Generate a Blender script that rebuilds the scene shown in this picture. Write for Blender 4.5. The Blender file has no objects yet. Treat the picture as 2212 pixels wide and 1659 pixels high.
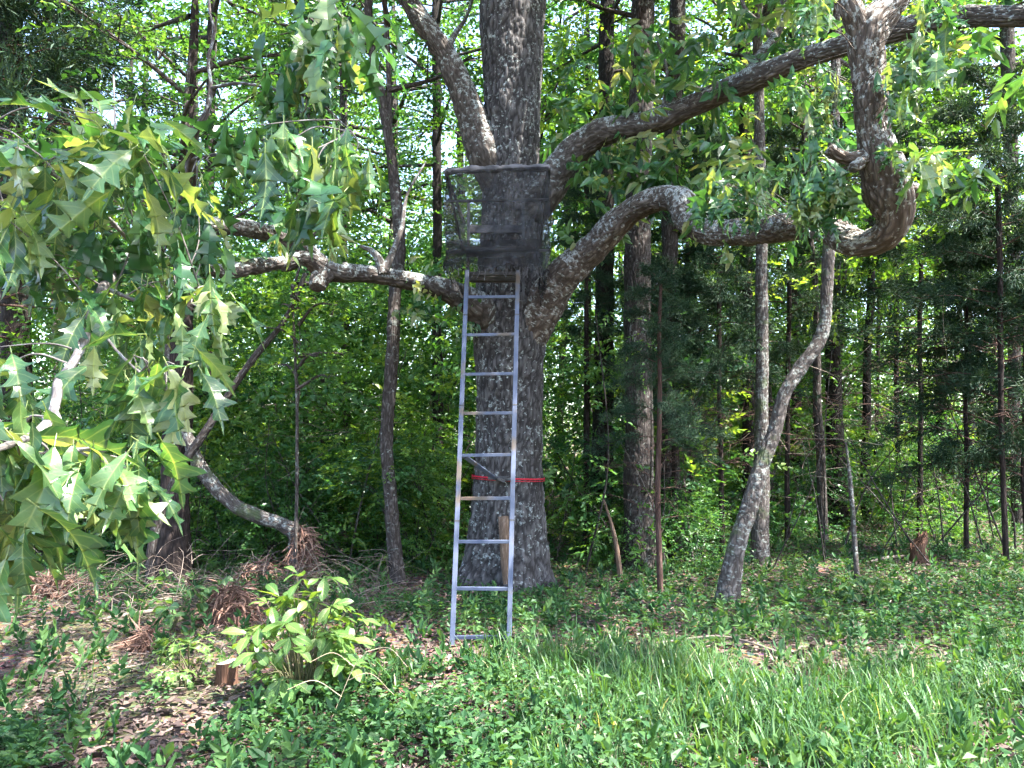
import bpy, math, random
import numpy as np
from mathutils import Matrix, Vector

# ------------------------------------------------------------------ camera, sky, sun, exposure
scn = bpy.context.scene
COL = scn.collection
EYE = np.array([0.0, 0.0, 1.6]); PITCH = math.radians(4.0); FPX = 1663.4     # focal length in picture units (frame 2212 x 1659)
cam_d = bpy.data.cameras.new('camera'); cam = bpy.data.objects.new('camera', cam_d); COL.objects.link(cam)
cam.location = EYE; cam.rotation_euler = (math.pi / 2 + PITCH, 0, 0)
cam_d.sensor_width = 36.0; cam_d.lens = 36.0 * FPX / 2212.0; cam_d.clip_start = 0.05; cam_d.clip_end = 600
scn.camera = cam

SUN_ELEV = math.radians(62); SUN_DIR = np.array([0.80, -0.36]); SUN_DIR = SUN_DIR / np.linalg.norm(SUN_DIR)
sun_vec = Vector((SUN_DIR[0] * math.cos(SUN_ELEV), SUN_DIR[1] * math.cos(SUN_ELEV), math.sin(SUN_ELEV)))
world = bpy.data.worlds.new('World'); scn.world = world; world.use_nodes = True
wn = world.node_tree; sky = wn.nodes.new('ShaderNodeTexSky'); sky.sky_type = 'NISHITA'; sky.sun_disc = False
sky.sun_elevation = SUN_ELEV; sky.sun_rotation = math.atan2(SUN_DIR[0], SUN_DIR[1]); sky.dust_density = 2.0; sky.ozone_density = 0.8
bg = wn.nodes['Background']; wn.links.new(sky.outputs[0], bg.inputs[0]); bg.inputs[1].default_value = 0.15
sl = bpy.data.lights.new('sun', 'SUN'); sl.energy = 5.0; sl.angle = math.radians(0.53); sl.color = (1.0, 0.96, 0.88)
so = bpy.data.objects.new('sun', sl); COL.objects.link(so); so.rotation_euler = sun_vec.to_track_quat('Z', 'Y').to_euler()
so.location = (8, 6, 30)

scn.view_settings.view_transform = 'Standard'; scn.view_settings.look = 'None'; scn.view_settings.gamma = 1
scn.view_settings.use_curve_mapping = False; scn.view_settings.exposure = 2.95
scn.render.engine = 'CYCLES'
cy = scn.cycles
cy.max_bounces = 4; cy.diffuse_bounces = 3; cy.glossy_bounces = 1; cy.transmission_bounces = 3; cy.transparent_max_bounces = 8
cy.caustics_reflective = False; cy.caustics_refractive = False; cy.sample_clamp_indirect = 6.0
cy.use_denoising = True; cy.use_adaptive_sampling = True; cy.adaptive_threshold = 0.04; cy.adaptive_min_samples = 16

RNG = np.random.default_rng(11); random.seed(5)

# ------------------------------------------------------------------ points from picture directions and real distances
RT = np.array([1.0, 0, 0]); FW = np.array([0, math.cos(PITCH), math.sin(PITCH)]); UP = np.array([0, -math.sin(PITCH), math.cos(PITCH)])
def ray(x, y): return FW + RT * ((x - 1106.0) / FPX) + UP * ((829.5 - y) / FPX)
def PD(x, y, d): return EYE + ray(x, y) * d                     # at depth d along the view axis
def PY(x, y, Y): r = ray(x, y); return EYE + r * (Y / r[1])      # on the vertical plane at distance Y
def project(p):
    q = np.asarray(p) - EYE; d = q @ FW
    return 1106 + FPX * (q @ RT) / d, 829.5 - FPX * (q @ UP) / d, d

# ------------------------------------------------------------------ noise
def _hash(i, j, k, s):
    i = i.astype(np.uint32); j = j.astype(np.uint32); k = k.astype(np.uint32)
    n = i * np.uint32(374761393) + j * np.uint32(668265263) + k * np.uint32(2246822519) + np.uint32((s * 3266489917) & 0xffffffff)
    n = (n ^ (n >> np.uint32(13))) * np.uint32(1274126177); n = n ^ (n >> np.uint32(16))
    n = n * np.uint32(2654435761); n = n ^ (n >> np.uint32(15))
    return n.astype(np.float64) / 4294967295.0
def vnoise(p, s=0):
    p = np.asarray(p, float); f = np.floor(p); t = p - f; t = t * t * (3 - 2 * t); f = f.astype(np.int64)
    out = 0
    for a in (0, 1):
        for b in (0, 1):
            for c in (0, 1):
                w = (t[:, 0] if a else 1 - t[:, 0]) * (t[:, 1] if b else 1 - t[:, 1]) * (t[:, 2] if c else 1 - t[:, 2])
                out = out + w * _hash(f[:, 0] + a, f[:, 1] + b, f[:, 2] + c, s)
    return out
def fbm(p, o=3, s=0):
    v = 0; a = .5; p = np.asarray(p, float)
    for i in range(o): v = v + a * vnoise(p, s + i); p = p * 2.03; a *= .5
    return v / (1 - .5 ** o)
def voronoi_edge(p, s=0):
    f = np.floor(p).astype(np.int64); n = len(p); d1 = np.full(n, 9.0); d2 = np.full(n, 9.0)
    for a in (-1, 0, 1):
        for b in (-1, 0, 1):
            for c in (-1, 0, 1):
                q = f + np.array([a, b, c])
                o = np.stack([_hash(q[:, 0], q[:, 1], q[:, 2], s + k) for k in range(3)], 1)
                d = np.linalg.norm(q + o - p, axis=1)
                m = d < d1; d2 = np.where(m, d1, np.minimum(d2, d)); d1 = np.where(m, d, d1)
    return d2 - d1
def sstep(a, b, x): t = np.clip((x - a) / (b - a), 0, 1); return t * t * (3 - 2 * t)

def gz(x, y):
    x = np.atleast_1d(np.asarray(x, float)); y = np.atleast_1d(np.asarray(y, float))
    p = np.stack([x, y, 0 * x], 1)
    return 0.10 * (fbm(p * .35, 2, 3) - .5) + 0.05 * (fbm(p * 1.3, 2, 7) - .5)
def G(x, y):
    r = ray(x, y); p = EYE + r * (-EYE[2] / r[2])
    for _ in range(4): p = EYE + r * ((gz(p[0], p[1])[0] - EYE[2]) / r[2])
    return p

# ------------------------------------------------------------------ mesh building
class MB:
    """collects arrays of vertices and faces and links them as one mesh"""
    def __init__(s): s.V = []; s.F = []; s.n = 0; s.att = {}; s.M = []; s.UV = []; s.smooth = []
    def add(s, V, faces, mat=0, uv=None, smooth=True, **att):
        V = np.asarray(V, float).reshape(-1, 3)
        for F in faces:
            F = np.asarray(F, np.int64); s.F.append(F + s.n); s.M.append(np.full(len(F), mat, np.int32)); s.smooth.append(np.full(len(F), smooth))
        s.V.append(V); n = len(V)
        for k, v in att.items(): s.att.setdefault(k, []).append((s.n, np.broadcast_to(np.asarray(v, float), (n,) + np.asarray(v).shape[1:]) if np.ndim(v) else np.full(n, float(v))))
        s.n += n
    def build(s, name, mats, base=(0, 0, 0)):
        V = np.concatenate(s.V) - np.asarray(base)
        me = bpy.data.meshes.new(name); me.vertices.add(len(V)); me.vertices.foreach_set('co', V.ravel().astype(np.float32))
        tot = np.concatenate([np.full(len(F), F.shape[1], np.int32) for F in s.F]); idx = np.concatenate([F.ravel() for F in s.F]).astype(np.int32)
        st = np.concatenate([[0], np.cumsum(tot)[:-1]]).astype(np.int32)
        me.loops.add(len(idx)); me.loops.foreach_set('vertex_index', idx)
        me.polygons.add(len(tot)); me.polygons.foreach_set('loop_start', st); me.polygons.foreach_set('loop_total', tot)
        me.polygons.foreach_set('material_index', np.concatenate(s.M)); me.polygons.foreach_set('use_smooth', np.concatenate(s.smooth))
        for k, parts in s.att.items():
            w = parts[0][1]; vec = w.ndim == 2
            buf = np.zeros((len(V), 3) if vec else len(V), np.float32)
            for o, v in parts: buf[o:o + len(v)] = v
            a = me.attributes.new(k, 'FLOAT_VECTOR' if vec else 'FLOAT', 'POINT'); a.data.foreach_set('vector' if vec else 'value', buf.ravel())
        for m in (mats if isinstance(mats, (list, tuple)) else [mats]): me.materials.append(m)
        me.update(); me.validate(clean_customdata=False)
        return me

def obj(name, me, parent=None, loc=(0, 0, 0), **props):
    o = bpy.data.objects.new(name, me); COL.objects.link(o); o.location = loc
    if parent is not None: o.parent = parent
    for k, v in props.items(): o[k] = v
    return o
def thing(name, loc, label, category, group=None):
    o = bpy.data.objects.new(name, None); COL.objects.link(o); o.location = loc; o.empty_display_size = .2
    o['label'] = label; o['category'] = category
    if group: o['group'] = group
    return o

def spline(P, n_per=8, step=None):
    P = np.asarray(P, float); n = len(P); out = []
    Q = np.vstack([2 * P[0] - P[1], P, 2 * P[-1] - P[-2]])
    for i in range(n - 1):
        p0, p1, p2, p3 = Q[i:i + 4]
        k = n_per if step is None else max(2, int(np.linalg.norm((p2 - p1)[:3]) / step))
        t = np.linspace(0, 1, k, endpoint=False)[:, None]
        out.append(.5 * ((2 * p1) + (-p0 + p2) * t + (2 * p0 - 5 * p1 + 4 * p2 - p3) * t ** 2 + (-p0 + 3 * p1 - 3 * p2 + p3) * t ** 3))
    out.append(P[-1:]); return np.vstack(out)
def frames(C):
    T = np.gradient(C, axis=0); T /= np.linalg.norm(T, axis=1)[:, None] + 1e-12
    ref = np.array([1.0, 0, 0]) if abs(T[0, 0]) < .8 else np.array([0, 1.0, 0])
    A = np.zeros_like(C); a = ref - T[0] * (ref @ T[0]); A[0] = a / np.linalg.norm(a)
    for i in range(1, len(C)):
        a = A[i - 1] - T[i] * (A[i - 1] @ T[i]); A[i] = a / (np.linalg.norm(a) + 1e-12)
    return T, A, np.cross(T, A)
def tube(mb, C, R, sides=8, mat=0, bark=0.0, cell=.035, knots=(), cap=True, flare=None, seed=0, tint=None, lump=.0):
    """a tapered limb along C with bark relief of depth `bark` metres"""
    C = np.asarray(C, float); R = np.asarray(R, float); n = len(C); T, A, B = frames(C)
    L = np.concatenate([[0], np.cumsum(np.linalg.norm(np.diff(C, axis=0), axis=1))])
    th = np.linspace(0, 2 * np.pi, sides, endpoint=False); c, s_ = np.cos(th), np.sin(th)
    Rm = np.broadcast_to(R[:, None], (n, sides)).copy()
    if flare is not None: Rm = Rm * (1 + flare(L[:, None], th[None, :]))
    N = A[:, None, :] * c[None, :, None] + B[:, None, :] * s_[None, :, None]
    rm = np.median(R)
    bc = np.stack([np.broadcast_to(c[None, :] * rm, (n, sides)), np.broadcast_to(s_[None, :] * rm, (n, sides)), np.broadcast_to(L[:, None], (n, sides))], -1).reshape(-1, 3)
    bc = bc + seed * 3.7
    h = np.full(n * sides, .6)
    if lump: Rm = Rm + (lump * (fbm(bc * 4.0, 2, 31) - .5) * 2).reshape(n, sides)
    if bark > 0:
        w = np.stack([fbm(bc * 9, 2, 5 + q_) - .5 for q_ in (0, 20, 40)], 1) * .09
        e = voronoi_edge((bc + w) * np.array([1, 1, .2]) / cell, 2)
        e2 = fbm(bc * np.array([60, 60, 24.]), 2, 9)
        h = sstep(.02, .38, e) * (.75 + .5 * (e2 - .5))
        Rm = Rm + (bark * (h - .6) + bark * 1.6 * (fbm(bc * np.array([7, 7, 3.]), 2, 12) - .5)).reshape(n, sides)
    V = C[:, None, :] + N * Rm[:, :, None]; V = V.reshape(-1, 3); Nf = N.reshape(-1, 3)
    for (kp, kr, kh) in knots:
        d = np.linalg.norm(V - np.asarray(kp), axis=1) / kr
        V = V + Nf * (kh * (np.exp(-d ** 2) - .9 * np.exp(-(d * 2.6) ** 2)))[:, None]
    i = np.arange(n - 1)[:, None] * sides; j = np.arange(sides)[None, :]; j2 = (j + 1) % sides
    F = np.stack([i + j, i + j2, i + sides + j2, i + sides + j], -1).reshape(-1, 4)
    att = dict(bark_co=bc, height=h)
    if tint is not None: att['tint'] = tint
    mb.add(V, [F], mat, **att)
    if cap:
        ca = np.vstack([V[-sides:], C[-1:] + T[-1:] * R[-1] * .3])
        mb.add(ca, [np.stack([np.arange(sides), (np.arange(sides) + 1) % sides, np.full(sides, sides)], -1)], mat, bark_co=np.vstack([bc[-sides:], bc[-1:]]), height=.4, **({'tint': tint} if tint is not None else {}))
def limb_from(pts):   # [(x, y, Y, w)] picture positions, distances and apparent widths -> centres and radii
    C = []; R = []
    for x, y, Y, w in pts:
        p = PY(x, y, Y); C.append(p); R.append(.5 * w * project(p)[2] / FPX)
    return np.array(C), np.array(R)
def dense(C, R, step):
    S = spline(np.hstack([C, R[:, None]]), step=step); return S[:, :3], np.maximum(S[:, 3], .002)

def box(mb, a, b, w, d, mat=0, side=None, bev=.15):
    """a bar with chamfered edges from a to b"""
    a = np.asarray(a, float); b = np.asarray(b, float); t = (b - a) / np.linalg.norm(b - a)
    s = np.cross(t, [0, 1, 0]) if side is None else np.asarray(side, float); s = s - t * (s @ t); s /= np.linalg.norm(s); u = np.cross(t, s)
    w /= 2; d /= 2; c = bev * min(w, d)
    ring = [(w, d - c), (w - c, d), (-w + c, d), (-w, d - c), (-w, -d + c), (-w + c, -d), (w - c, -d), (w, -d + c)]
    V = [a + s * p + u * q for p, q in ring] + [b + s * p + u * q for p, q in ring]
    F = [[i, (i + 1) % 8, 8 + (i + 1) % 8, 8 + i] for i in range(8)]
    mb.add(V, [F, [list(range(7, -1, -1)), list(range(8, 16))]], mat, smooth=False)

# ------------------------------------------------------------------ leaves
def norm(a): return a / (np.linalg.norm(a, axis=-1, keepdims=True) + 1e-9)
def leaves(mb, B, A, N, L, W, tint, mat=0, six=False, fold=.18, droop=.12):
    """many small leaves: base, axis, normal, length, width"""
    A = norm(A); N = norm(N - A * (N * A).sum(1)[:, None]); S = np.cross(A, N); L = L[:, None]; W = W[:, None]; n = len(B)
    tip = B + A * L - N * L * droop
    if six:
        V = np.stack([B, B + A * L * .3 + S * W * .5 + N * W * fold, B + A * L * .68 + S * W * .36 + N * (W * fold * .7 - L * droop * .5), tip,
                      B + A * L * .68 - S * W * .36 + N * (W * fold * .7 - L * droop * .5), B + A * L * .3 - S * W * .5 + N * W * fold], 1)
        k = np.arange(n)[:, None] * 6; F = np.concatenate([k + np.array([0, 1, 2, 3]), k + np.array([0, 3, 4, 5])]); m = 6
    else:
        V = np.stack([B, B + A * L * .45 + S * W * .5 + N * W * fold, tip, B + A * L * .45 - S * W * .5 + N * W * fold], 1)
        k = np.arange(n)[:, None] * 4; F = np.concatenate([k + np.array([0, 1, 2]), k + np.array([0, 2, 3])]); m = 4
    mb.add(V.reshape(-1, 3), [F], mat, smooth=False, tint=np.repeat(tint, m))
def sprays(mb, P, D, n, tl, L, W, mat=0, rng=RNG, flat=.45, six=False, tj=.18, t0=None, hang=.15):
    """leafy twigs: P starts, D directions, n leaves on each, tl twig length"""
    m = len(P); D = norm(D); up = np.array([0, 0, 1.0]); nrm = norm(up + rng.normal(0, flat, (m, 3)))
    side = norm(np.cross(D, nrm)); nrm = np.cross(side, D)
    k = np.arange(n); t = (k + .6) / n; sg = np.where(k % 2, 1.0, -1.0)
    base = P[:, None] + D[:, None] * (t[None, :, None] * tl) - up * (t[None, :, None] ** 2 * tl * .25)
    ax = D[:, None] * (.35 + .6 * t[None, :, None]) + side[:, None] * (sg * (1.0 - .6 * t))[None, :, None] + rng.normal(0, .25, (m, n, 3)) - up * hang
    nn = nrm[:, None] + rng.normal(0, flat, (m, n, 3))
    t0 = rng.random(m) if t0 is None else t0
    tint = np.clip(t0[:, None] + rng.normal(0, tj, (m, n)), 0, 1)
    LL = L * rng.uniform(.65, 1.25, (m, n)); WW = W * rng.uniform(.75, 1.2, (m, n))
    leaves(mb, base.reshape(-1, 3), ax.reshape(-1, 3), nn.reshape(-1, 3), LL.ravel(), WW.ravel(), tint.ravel(), mat, six)

# ------------------------------------------------------------------ materials
def lin(h): h = [int(h[i:i + 2], 16) / 255 for i in (0, 2, 4)]; return tuple(((c + .055) / 1.055) ** 2.4 if c > .04 else c / 12.92 for c in h) + (1,)
def nm(name): m = bpy.data.materials.new(name); m.use_nodes = True; t = m.node_tree; return m, t, t.nodes['Principled BSDF'], t.nodes['Material Output']
def nd(t, kind, **kw):
    n = t.nodes.new(kind)
    for k, v in kw.items():
        if k.startswith('i_'):
            key = k[2:].replace('_', ' '); n.inputs[int(key) if key.isdigit() else key].default_value = v
        else: setattr(n, k, v)
    return n
def ramp(t, fac, stops):
    r = nd(t, 'ShaderNodeValToRGB'); e = r.color_ramp.elements
    while len(e) < len(stops): e.new(.5)
    for k, (p, c) in enumerate(stops): e[k].position = p; e[k].color = tuple(c) + ((1,) if len(c) == 3 else ())
    t.links.new(fac, r.inputs[0]); return r.outputs[0]
def mixc(t, f, a, b, mode='MIX'):
    n = nd(t, 'ShaderNodeMix', data_type='RGBA', blend_type=mode)
    for s, v in ((n.inputs[0], f), (n.inputs[6], a), (n.inputs[7], b)):
        if hasattr(v, 'is_linked') or hasattr(v, 'links'): t.links.new(v, s)
        elif isinstance(v, (int, float)): s.default_value = v
        else: s.default_value = tuple(v) + ((1,) if len(v) == 3 else ())
    return n.outputs[2]

def leaf_mat(name, stops, trans=.42, gloss=.45, objrand=False, spec=.35, veins=False, tgain=(1.9, 1.7, .55)):
    m, t, p, out = nm(name)
    if objrand: f = nd(t, 'ShaderNodeObjectInfo').outputs['Random']
    else: f = nd(t, 'ShaderNodeAttribute', attribute_name='tint').outputs['Fac']
    c = ramp(t, f, stops)
    tc = nd(t, 'ShaderNodeTexCoord'); nz = nd(t, 'ShaderNodeTexNoise', i_Scale=40.0 if veins else 25.0, i_Detail=2.0); t.links.new(tc.outputs['Object'], nz.inputs[0])
    c = mixc(t, .5, c, mixc(t, nz.outputs[0], (.55, .6, .5), (1.35, 1.3, 1.3)), 'MULTIPLY')
    if veins:
        v = nd(t, 'ShaderNodeAttribute', attribute_name='vein').outputs['Fac']
        c = mixc(t, v, c, mixc(t, .6, c, (.30, .36, .14)))
        sx = nd(t, 'ShaderNodeSeparateXYZ'); t.links.new(tc.outputs['Object'], sx.inputs[0]); ab = nd(t, 'ShaderNodeMath', operation='ABSOLUTE'); t.links.new(sx.outputs[0], ab.inputs[0])
        m1 = nd(t, 'ShaderNodeMath', operation='MULTIPLY_ADD'); t.links.new(ab.outputs[0], m1.inputs[0]); m1.inputs[1].default_value = -1.1; t.links.new(sx.outputs[1], m1.inputs[2])
        m2 = nd(t, 'ShaderNodeMath', operation='PINGPONG'); t.links.new(m1.outputs[0], m2.inputs[0]); m2.inputs[1].default_value = .055
        vf = ramp(t, m2.outputs[0], [(0, (1, 1, 1)), (.012, (0, 0, 0))]); vq = nd(t, 'ShaderNodeMath', operation='MULTIPLY'); t.links.new(vf, vq.inputs[0]); vq.inputs[1].default_value = .55
        c = mixc(t, vq.outputs[0], c, mixc(t, .5, c, (.28, .34, .13)))
        sp = nd(t, 'ShaderNodeTexNoise', i_Scale=13.0, i_Detail=3.0); t.links.new(tc.outputs['Object'], sp.inputs[0]); c = mixc(t, ramp(t, sp.outputs[0], [(.70, (0, 0, 0)), (.76, (.7, .7, .7))]), c, (.17, .15, .05))
        bp = nd(t, 'ShaderNodeBump', i_Strength=.35, i_Distance=.002); t.links.new(nz.outputs[0], bp.inputs['Height']); t.links.new(bp.outputs[0], p.inputs['Normal'])
    t.links.new(c, p.inputs['Base Color']); p.inputs['Roughness'].default_value = gloss; p.inputs['Specular IOR Level'].default_value = spec
    tr = nd(t, 'ShaderNodeBsdfTranslucent'); t.links.new(mixc(t, 1.0, c, tgain, 'MULTIPLY'), tr.inputs[0])
    mx = nd(t, 'ShaderNodeMixShader'); mx.inputs[0].default_value = trans
    t.links.new(p.outputs[0], mx.inputs[1]); t.links.new(tr.outputs[0], mx.inputs[2]); t.links.new(mx.outputs[0], out.inputs[0]); return m

def bark_mat(name, dark, light, lichen=(.33, .36, .31), lich_amt=.5, scale=1.0, bump=.6, moss=0.0, dist=.012, stretch=.19, top=0.0, vmix=1.0, hmix=.8):
    m, t, p, out = nm(name); L = t.links
    a = nd(t, 'ShaderNodeAttribute', attribute_name='bark_co'); h = nd(t, 'ShaderNodeAttribute', attribute_name='height')
    mp = nd(t, 'ShaderNodeMapping'); mp.inputs['Scale'].default_value = (1, 1, stretch); L.new(a.outputs['Vector'], mp.inputs[0])
    n0 = nd(t, 'ShaderNodeTexNoise', i_Scale=14.0 * scale, i_Detail=3.0); L.new(mp.outputs[0], n0.inputs[0])
    wp = nd(t, 'ShaderNodeVectorMath', operation='MULTIPLY_ADD'); wp.inputs[1].default_value = (.10, .10, .10); L.new(n0.outputs['Color'], wp.inputs[0]); L.new(mp.outputs[0], wp.inputs[2])
    vo = nd(t, 'ShaderNodeTexVoronoi', feature='DISTANCE_TO_EDGE', i_Scale=30.0 * scale); L.new(wp.outputs[0], vo.inputs[0])
    vr = ramp(t, vo.outputs['Distance'], [(0, (0, 0, 0)), (.32, (1, 1, 1))])
    n1 = nd(t, 'ShaderNodeTexNoise', i_Scale=90.0 * scale, i_Detail=3.0); L.new(mp.outputs[0], n1.inputs[0])
    n2 = nd(t, 'ShaderNodeTexNoise', i_Scale=3.0, i_Detail=4.0, i_Roughness=.65); L.new(a.outputs['Vector'], n2.inputs[0])
    hh = nd(t, 'ShaderNodeMath', operation='MULTIPLY_ADD'); L.new(n1.outputs[0], hh.inputs[0]); hh.inputs[1].default_value = .5; L.new(vr, hh.inputs[2])
    c = mixc(t, mixc(t, vmix, (1, 1, 1), vr), dark, light); c = mixc(t, h.outputs['Fac'], mixc(t, hmix, c, dark), c)
    c = mixc(t, .55, c, mixc(t, n1.outputs[0], (.45, .43, .42), (1.6, 1.6, 1.6)), 'MULTIPLY')
    c = mixc(t, .5, c, mixc(t, n2.outputs[0], (.6, .56, .54), (1.5, 1.5, 1.5)), 'MULTIPLY')
    n3 = nd(t, 'ShaderNodeTexNoise', i_Scale=24.0, i_Detail=4.0, i_Roughness=.65); L.new(a.outputs['Vector'], n3.inputs[0])
    fac = nd(t, 'ShaderNodeMath', operation='MULTIPLY_ADD'); L.new(n2.outputs[0], fac.inputs[0]); fac.inputs[1].default_value = .55; L.new(n3.outputs[0], fac.inputs[2])
    src = fac.outputs[0]
    if top:
        g = nd(t, 'ShaderNodeNewGeometry'); sx = nd(t, 'ShaderNodeSeparateXYZ'); L.new(g.outputs['Normal'], sx.inputs[0])
        ad = nd(t, 'ShaderNodeMath', operation='MULTIPLY_ADD'); L.new(sx.outputs[2], ad.inputs[0]); ad.inputs[1].default_value = top; L.new(src, ad.inputs[2]); src = ad.outputs[0]
    lf = ramp(t, src, [(.90 - .12 * lich_amt, (0, 0, 0)), (1.0 - .12 * lich_amt, (1, 1, 1))])
    lm = nd(t, 'ShaderNodeMath', operation='MULTIPLY'); L.new(lf, lm.inputs[0]); lm.inputs[1].default_value = .8 if lich_amt > 0 else 0
    lm0 = lm; lm = nd(t, 'ShaderNodeMath', operation='MULTIPLY'); L.new(lm0.outputs[0], lm.inputs[0]); n5 = nd(t, 'ShaderNodeTexNoise', i_Scale=75.0, i_Detail=2.0); L.new(a.outputs['Vector'], n5.inputs[0]); L.new(ramp(t, n5.outputs[0], [(.36, (.05, .05, .05)), (.56, (1, 1, 1))]), lm.inputs[1])
    c = mixc(t, lm.outputs[0], c, lichen)
    if moss:
        n4 = nd(t, 'ShaderNodeTexNoise', i_Scale=5.0, i_Detail=4.0); L.new(a.outputs['Vector'], n4.inputs[0])
        c = mixc(t, ramp(t, n4.outputs[0], [(.62 - moss * .2, (0, 0, 0)), (.72 - moss * .2, (.8, .8, .8))]), c, (.055, .075, .03))
    L.new(c, p.inputs['Base Color']); p.inputs['Roughness'].default_value = .9; p.inputs['Specular IOR Level'].default_value = .15
    bp = nd(t, 'ShaderNodeBump', i_Strength=bump, i_Distance=dist); L.new(hh.outputs[0], bp.inputs['Height']); L.new(bp.outputs[0], p.inputs['Normal']); return m

def plain_mat(name, c1, c2, scale=8.0, rough=.8, bump=.2, attr=False, spec=.25, metal=0.0):
    m, t, p, out = nm(name); L = t.links
    if attr: f = nd(t, 'ShaderNodeAttribute', attribute_name='tint').outputs['Fac']
    else:
        tc = nd(t, 'ShaderNodeTexCoord'); n = nd(t, 'ShaderNodeTexNoise', i_Scale=scale, i_Detail=4.0); L.new(tc.outputs['Object'], n.inputs[0]); f = ramp(t, n.outputs[0], [(.35, (0, 0, 0)), (.65, (1, 1, 1))])
        b = nd(t, 'ShaderNodeBump', i_Strength=bump, i_Distance=.01); L.new(n.outputs[0], b.inputs['Height']); L.new(b.outputs[0], p.inputs['Normal'])
    L.new(mixc(t, f, c1, c2), p.inputs['Base Color']); p.inputs['Roughness'].default_value = rough; p.inputs['Specular IOR Level'].default_value = spec; p.inputs['Metallic'].default_value = metal
    return m

M = {}
M['oak_bark'] = bark_mat('oak_bark', (.018, .016, .016), (.122, .116, .117), lichen=(.30, .33, .32), lich_amt=.32, scale=.85, bump=.5, vmix=.45, hmix=.95)
M['oak_limb'] = bark_mat('oak_limb', (.026, .021, .018), (.135, .118, .107), lichen=(.28, .31, .30), lich_amt=.62, scale=1.0, bump=.6, top=.16, vmix=.6, hmix=.9)
M['hook_limb'] = bark_mat('hook_limb', (.034, .025, .019), (.160, .130, .110), lichen=(.33, .34, .32), lich_amt=.9, scale=1.1, bump=.7, top=.12, vmix=.6, hmix=.9)
M['pale_limb'] = bark_mat('pale_limb', (.09, .08, .075), (.24, .225, .215), lichen=(.33, .34, .33), lich_amt=.5, scale=1.3, bump=.35, dist=.004)
M['grey_bark'] = bark_mat('grey_bark', (.024, .019, .017), (.115, .102, .096), lichen=(.20, .22, .20), lich_amt=.3, scale=1.2)
M['dark_bark'] = bark_mat('dark_bark', (.010, .008, .007), (.042, .035, .030), lichen=(.07, .08, .07), lich_amt=.2, scale=1.2)
M['pale_bark'] = bark_mat('pale_bark', (.040, .033, .030), (.17, .155, .148), lichen=(.26, .28, .26), lich_amt=.75, scale=1.2, moss=.3)
M['cedar_bark'] = bark_mat('cedar_bark', (.045, .026, .022), (.14, .088, .072), lich_amt=0, scale=1.6, stretch=.07, bump=.8)
M['dark_cedar'] = bark_mat('dark_cedar', (.016, .012, .011), (.066, .050, .045), lich_amt=0, scale=1.6, stretch=.07, bump=.8)
M['wood'] = bark_mat('wood', (.10, .065, .045), (.26, .19, .145), lich_amt=0, scale=1.8, stretch=.06)
M['red_wood'] = bark_mat('red_wood', (.07, .036, .024), (.20, .115, .08), lich_amt=0, scale=1.8, stretch=.08)
M['cut_wood'] = plain_mat('cut_wood', (.34, .24, .17), (.52, .42, .33), 18)
OAKRAMP = [(0, (.022, .072, .030)), (.45, (.040, .115, .044)), (.72, (.075, .155, .055)), (.9, (.14, .20, .085)), (1, (.20, .225, .12))]
M['oak_leaf'] = leaf_mat('oak_leaf', OAKRAMP, objrand=True, gloss=.28, spec=.6, veins=True)
M['oak_leaf_far'] = leaf_mat('oak_leaf_far', OAKRAMP, gloss=.30, spec=.55)
M['green'] = leaf_mat('green', [(0, (.018, .062, .018)), (.5, (.048, .135, .034)), (1, (.105, .205, .050))], gloss=.38, trans=.48)
M['green_b'] = leaf_mat('green_b', [(0, (.015, .056, .024)), (.5, (.038, .116, .042)), (1, (.085, .180, .066))], gloss=.34, trans=.45)
M['yellow_green'] = leaf_mat('yellow_green', [(0, (.030, .085, .018)), (.5, (.075, .160, .030)), (1, (.15, .23, .048))], gloss=.38, trans=.5)
M['cedar'] = leaf_mat('cedar', [(0, (.010, .028, .016)), (.6, (.020, .050, .028)), (1, (.042, .075, .040))], trans=.15, gloss=.6, spec=.2)
M['cover'] = leaf_mat('cover', [(0, (.014, .046, .018)), (.5, (.032, .090, .032)), (1, (.080, .150, .048))], gloss=.5, trans=.36, spec=.22)
M['grass'] = leaf_mat('grass', [(0, (.028, .075, .028)), (.55, (.058, .130, .042)), (.9, (.125, .20, .060)), (1, (.33, .30, .18))], gloss=.38, trans=.4)
M['sapling_leaf'] = leaf_mat('sapling_leaf', [(0, (.042, .105, .028)), (.6, (.075, .155, .036)), (1, (.115, .19, .048))], objrand=True, gloss=.4, veins=True, trans=.4)
M['shade_leaf'] = leaf_mat('shade_leaf', [(0, (.022, .070, .030)), (1, (.05, .12, .045))], objrand=True, gloss=.4, veins=True)
M['litter'] = plain_mat('litter', (.045, .030, .026), (.20, .145, .125), attr=True, rough=.75)
M['mulch'] = plain_mat('mulch', (.050, .033, .028), (.20, .135, .11), attr=True, rough=.85)
M['twig'] = plain_mat('twig', (.07, .05, .04), (.22, .18, .15), attr=True, rough=.9)
M['dry'] = plain_mat('dry', (.34, .26, .16), (.46, .38, .26), 20)
M['petiole'] = plain_mat('petiole', (.20, .20, .06), (.30, .24, .09), 20)

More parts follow.
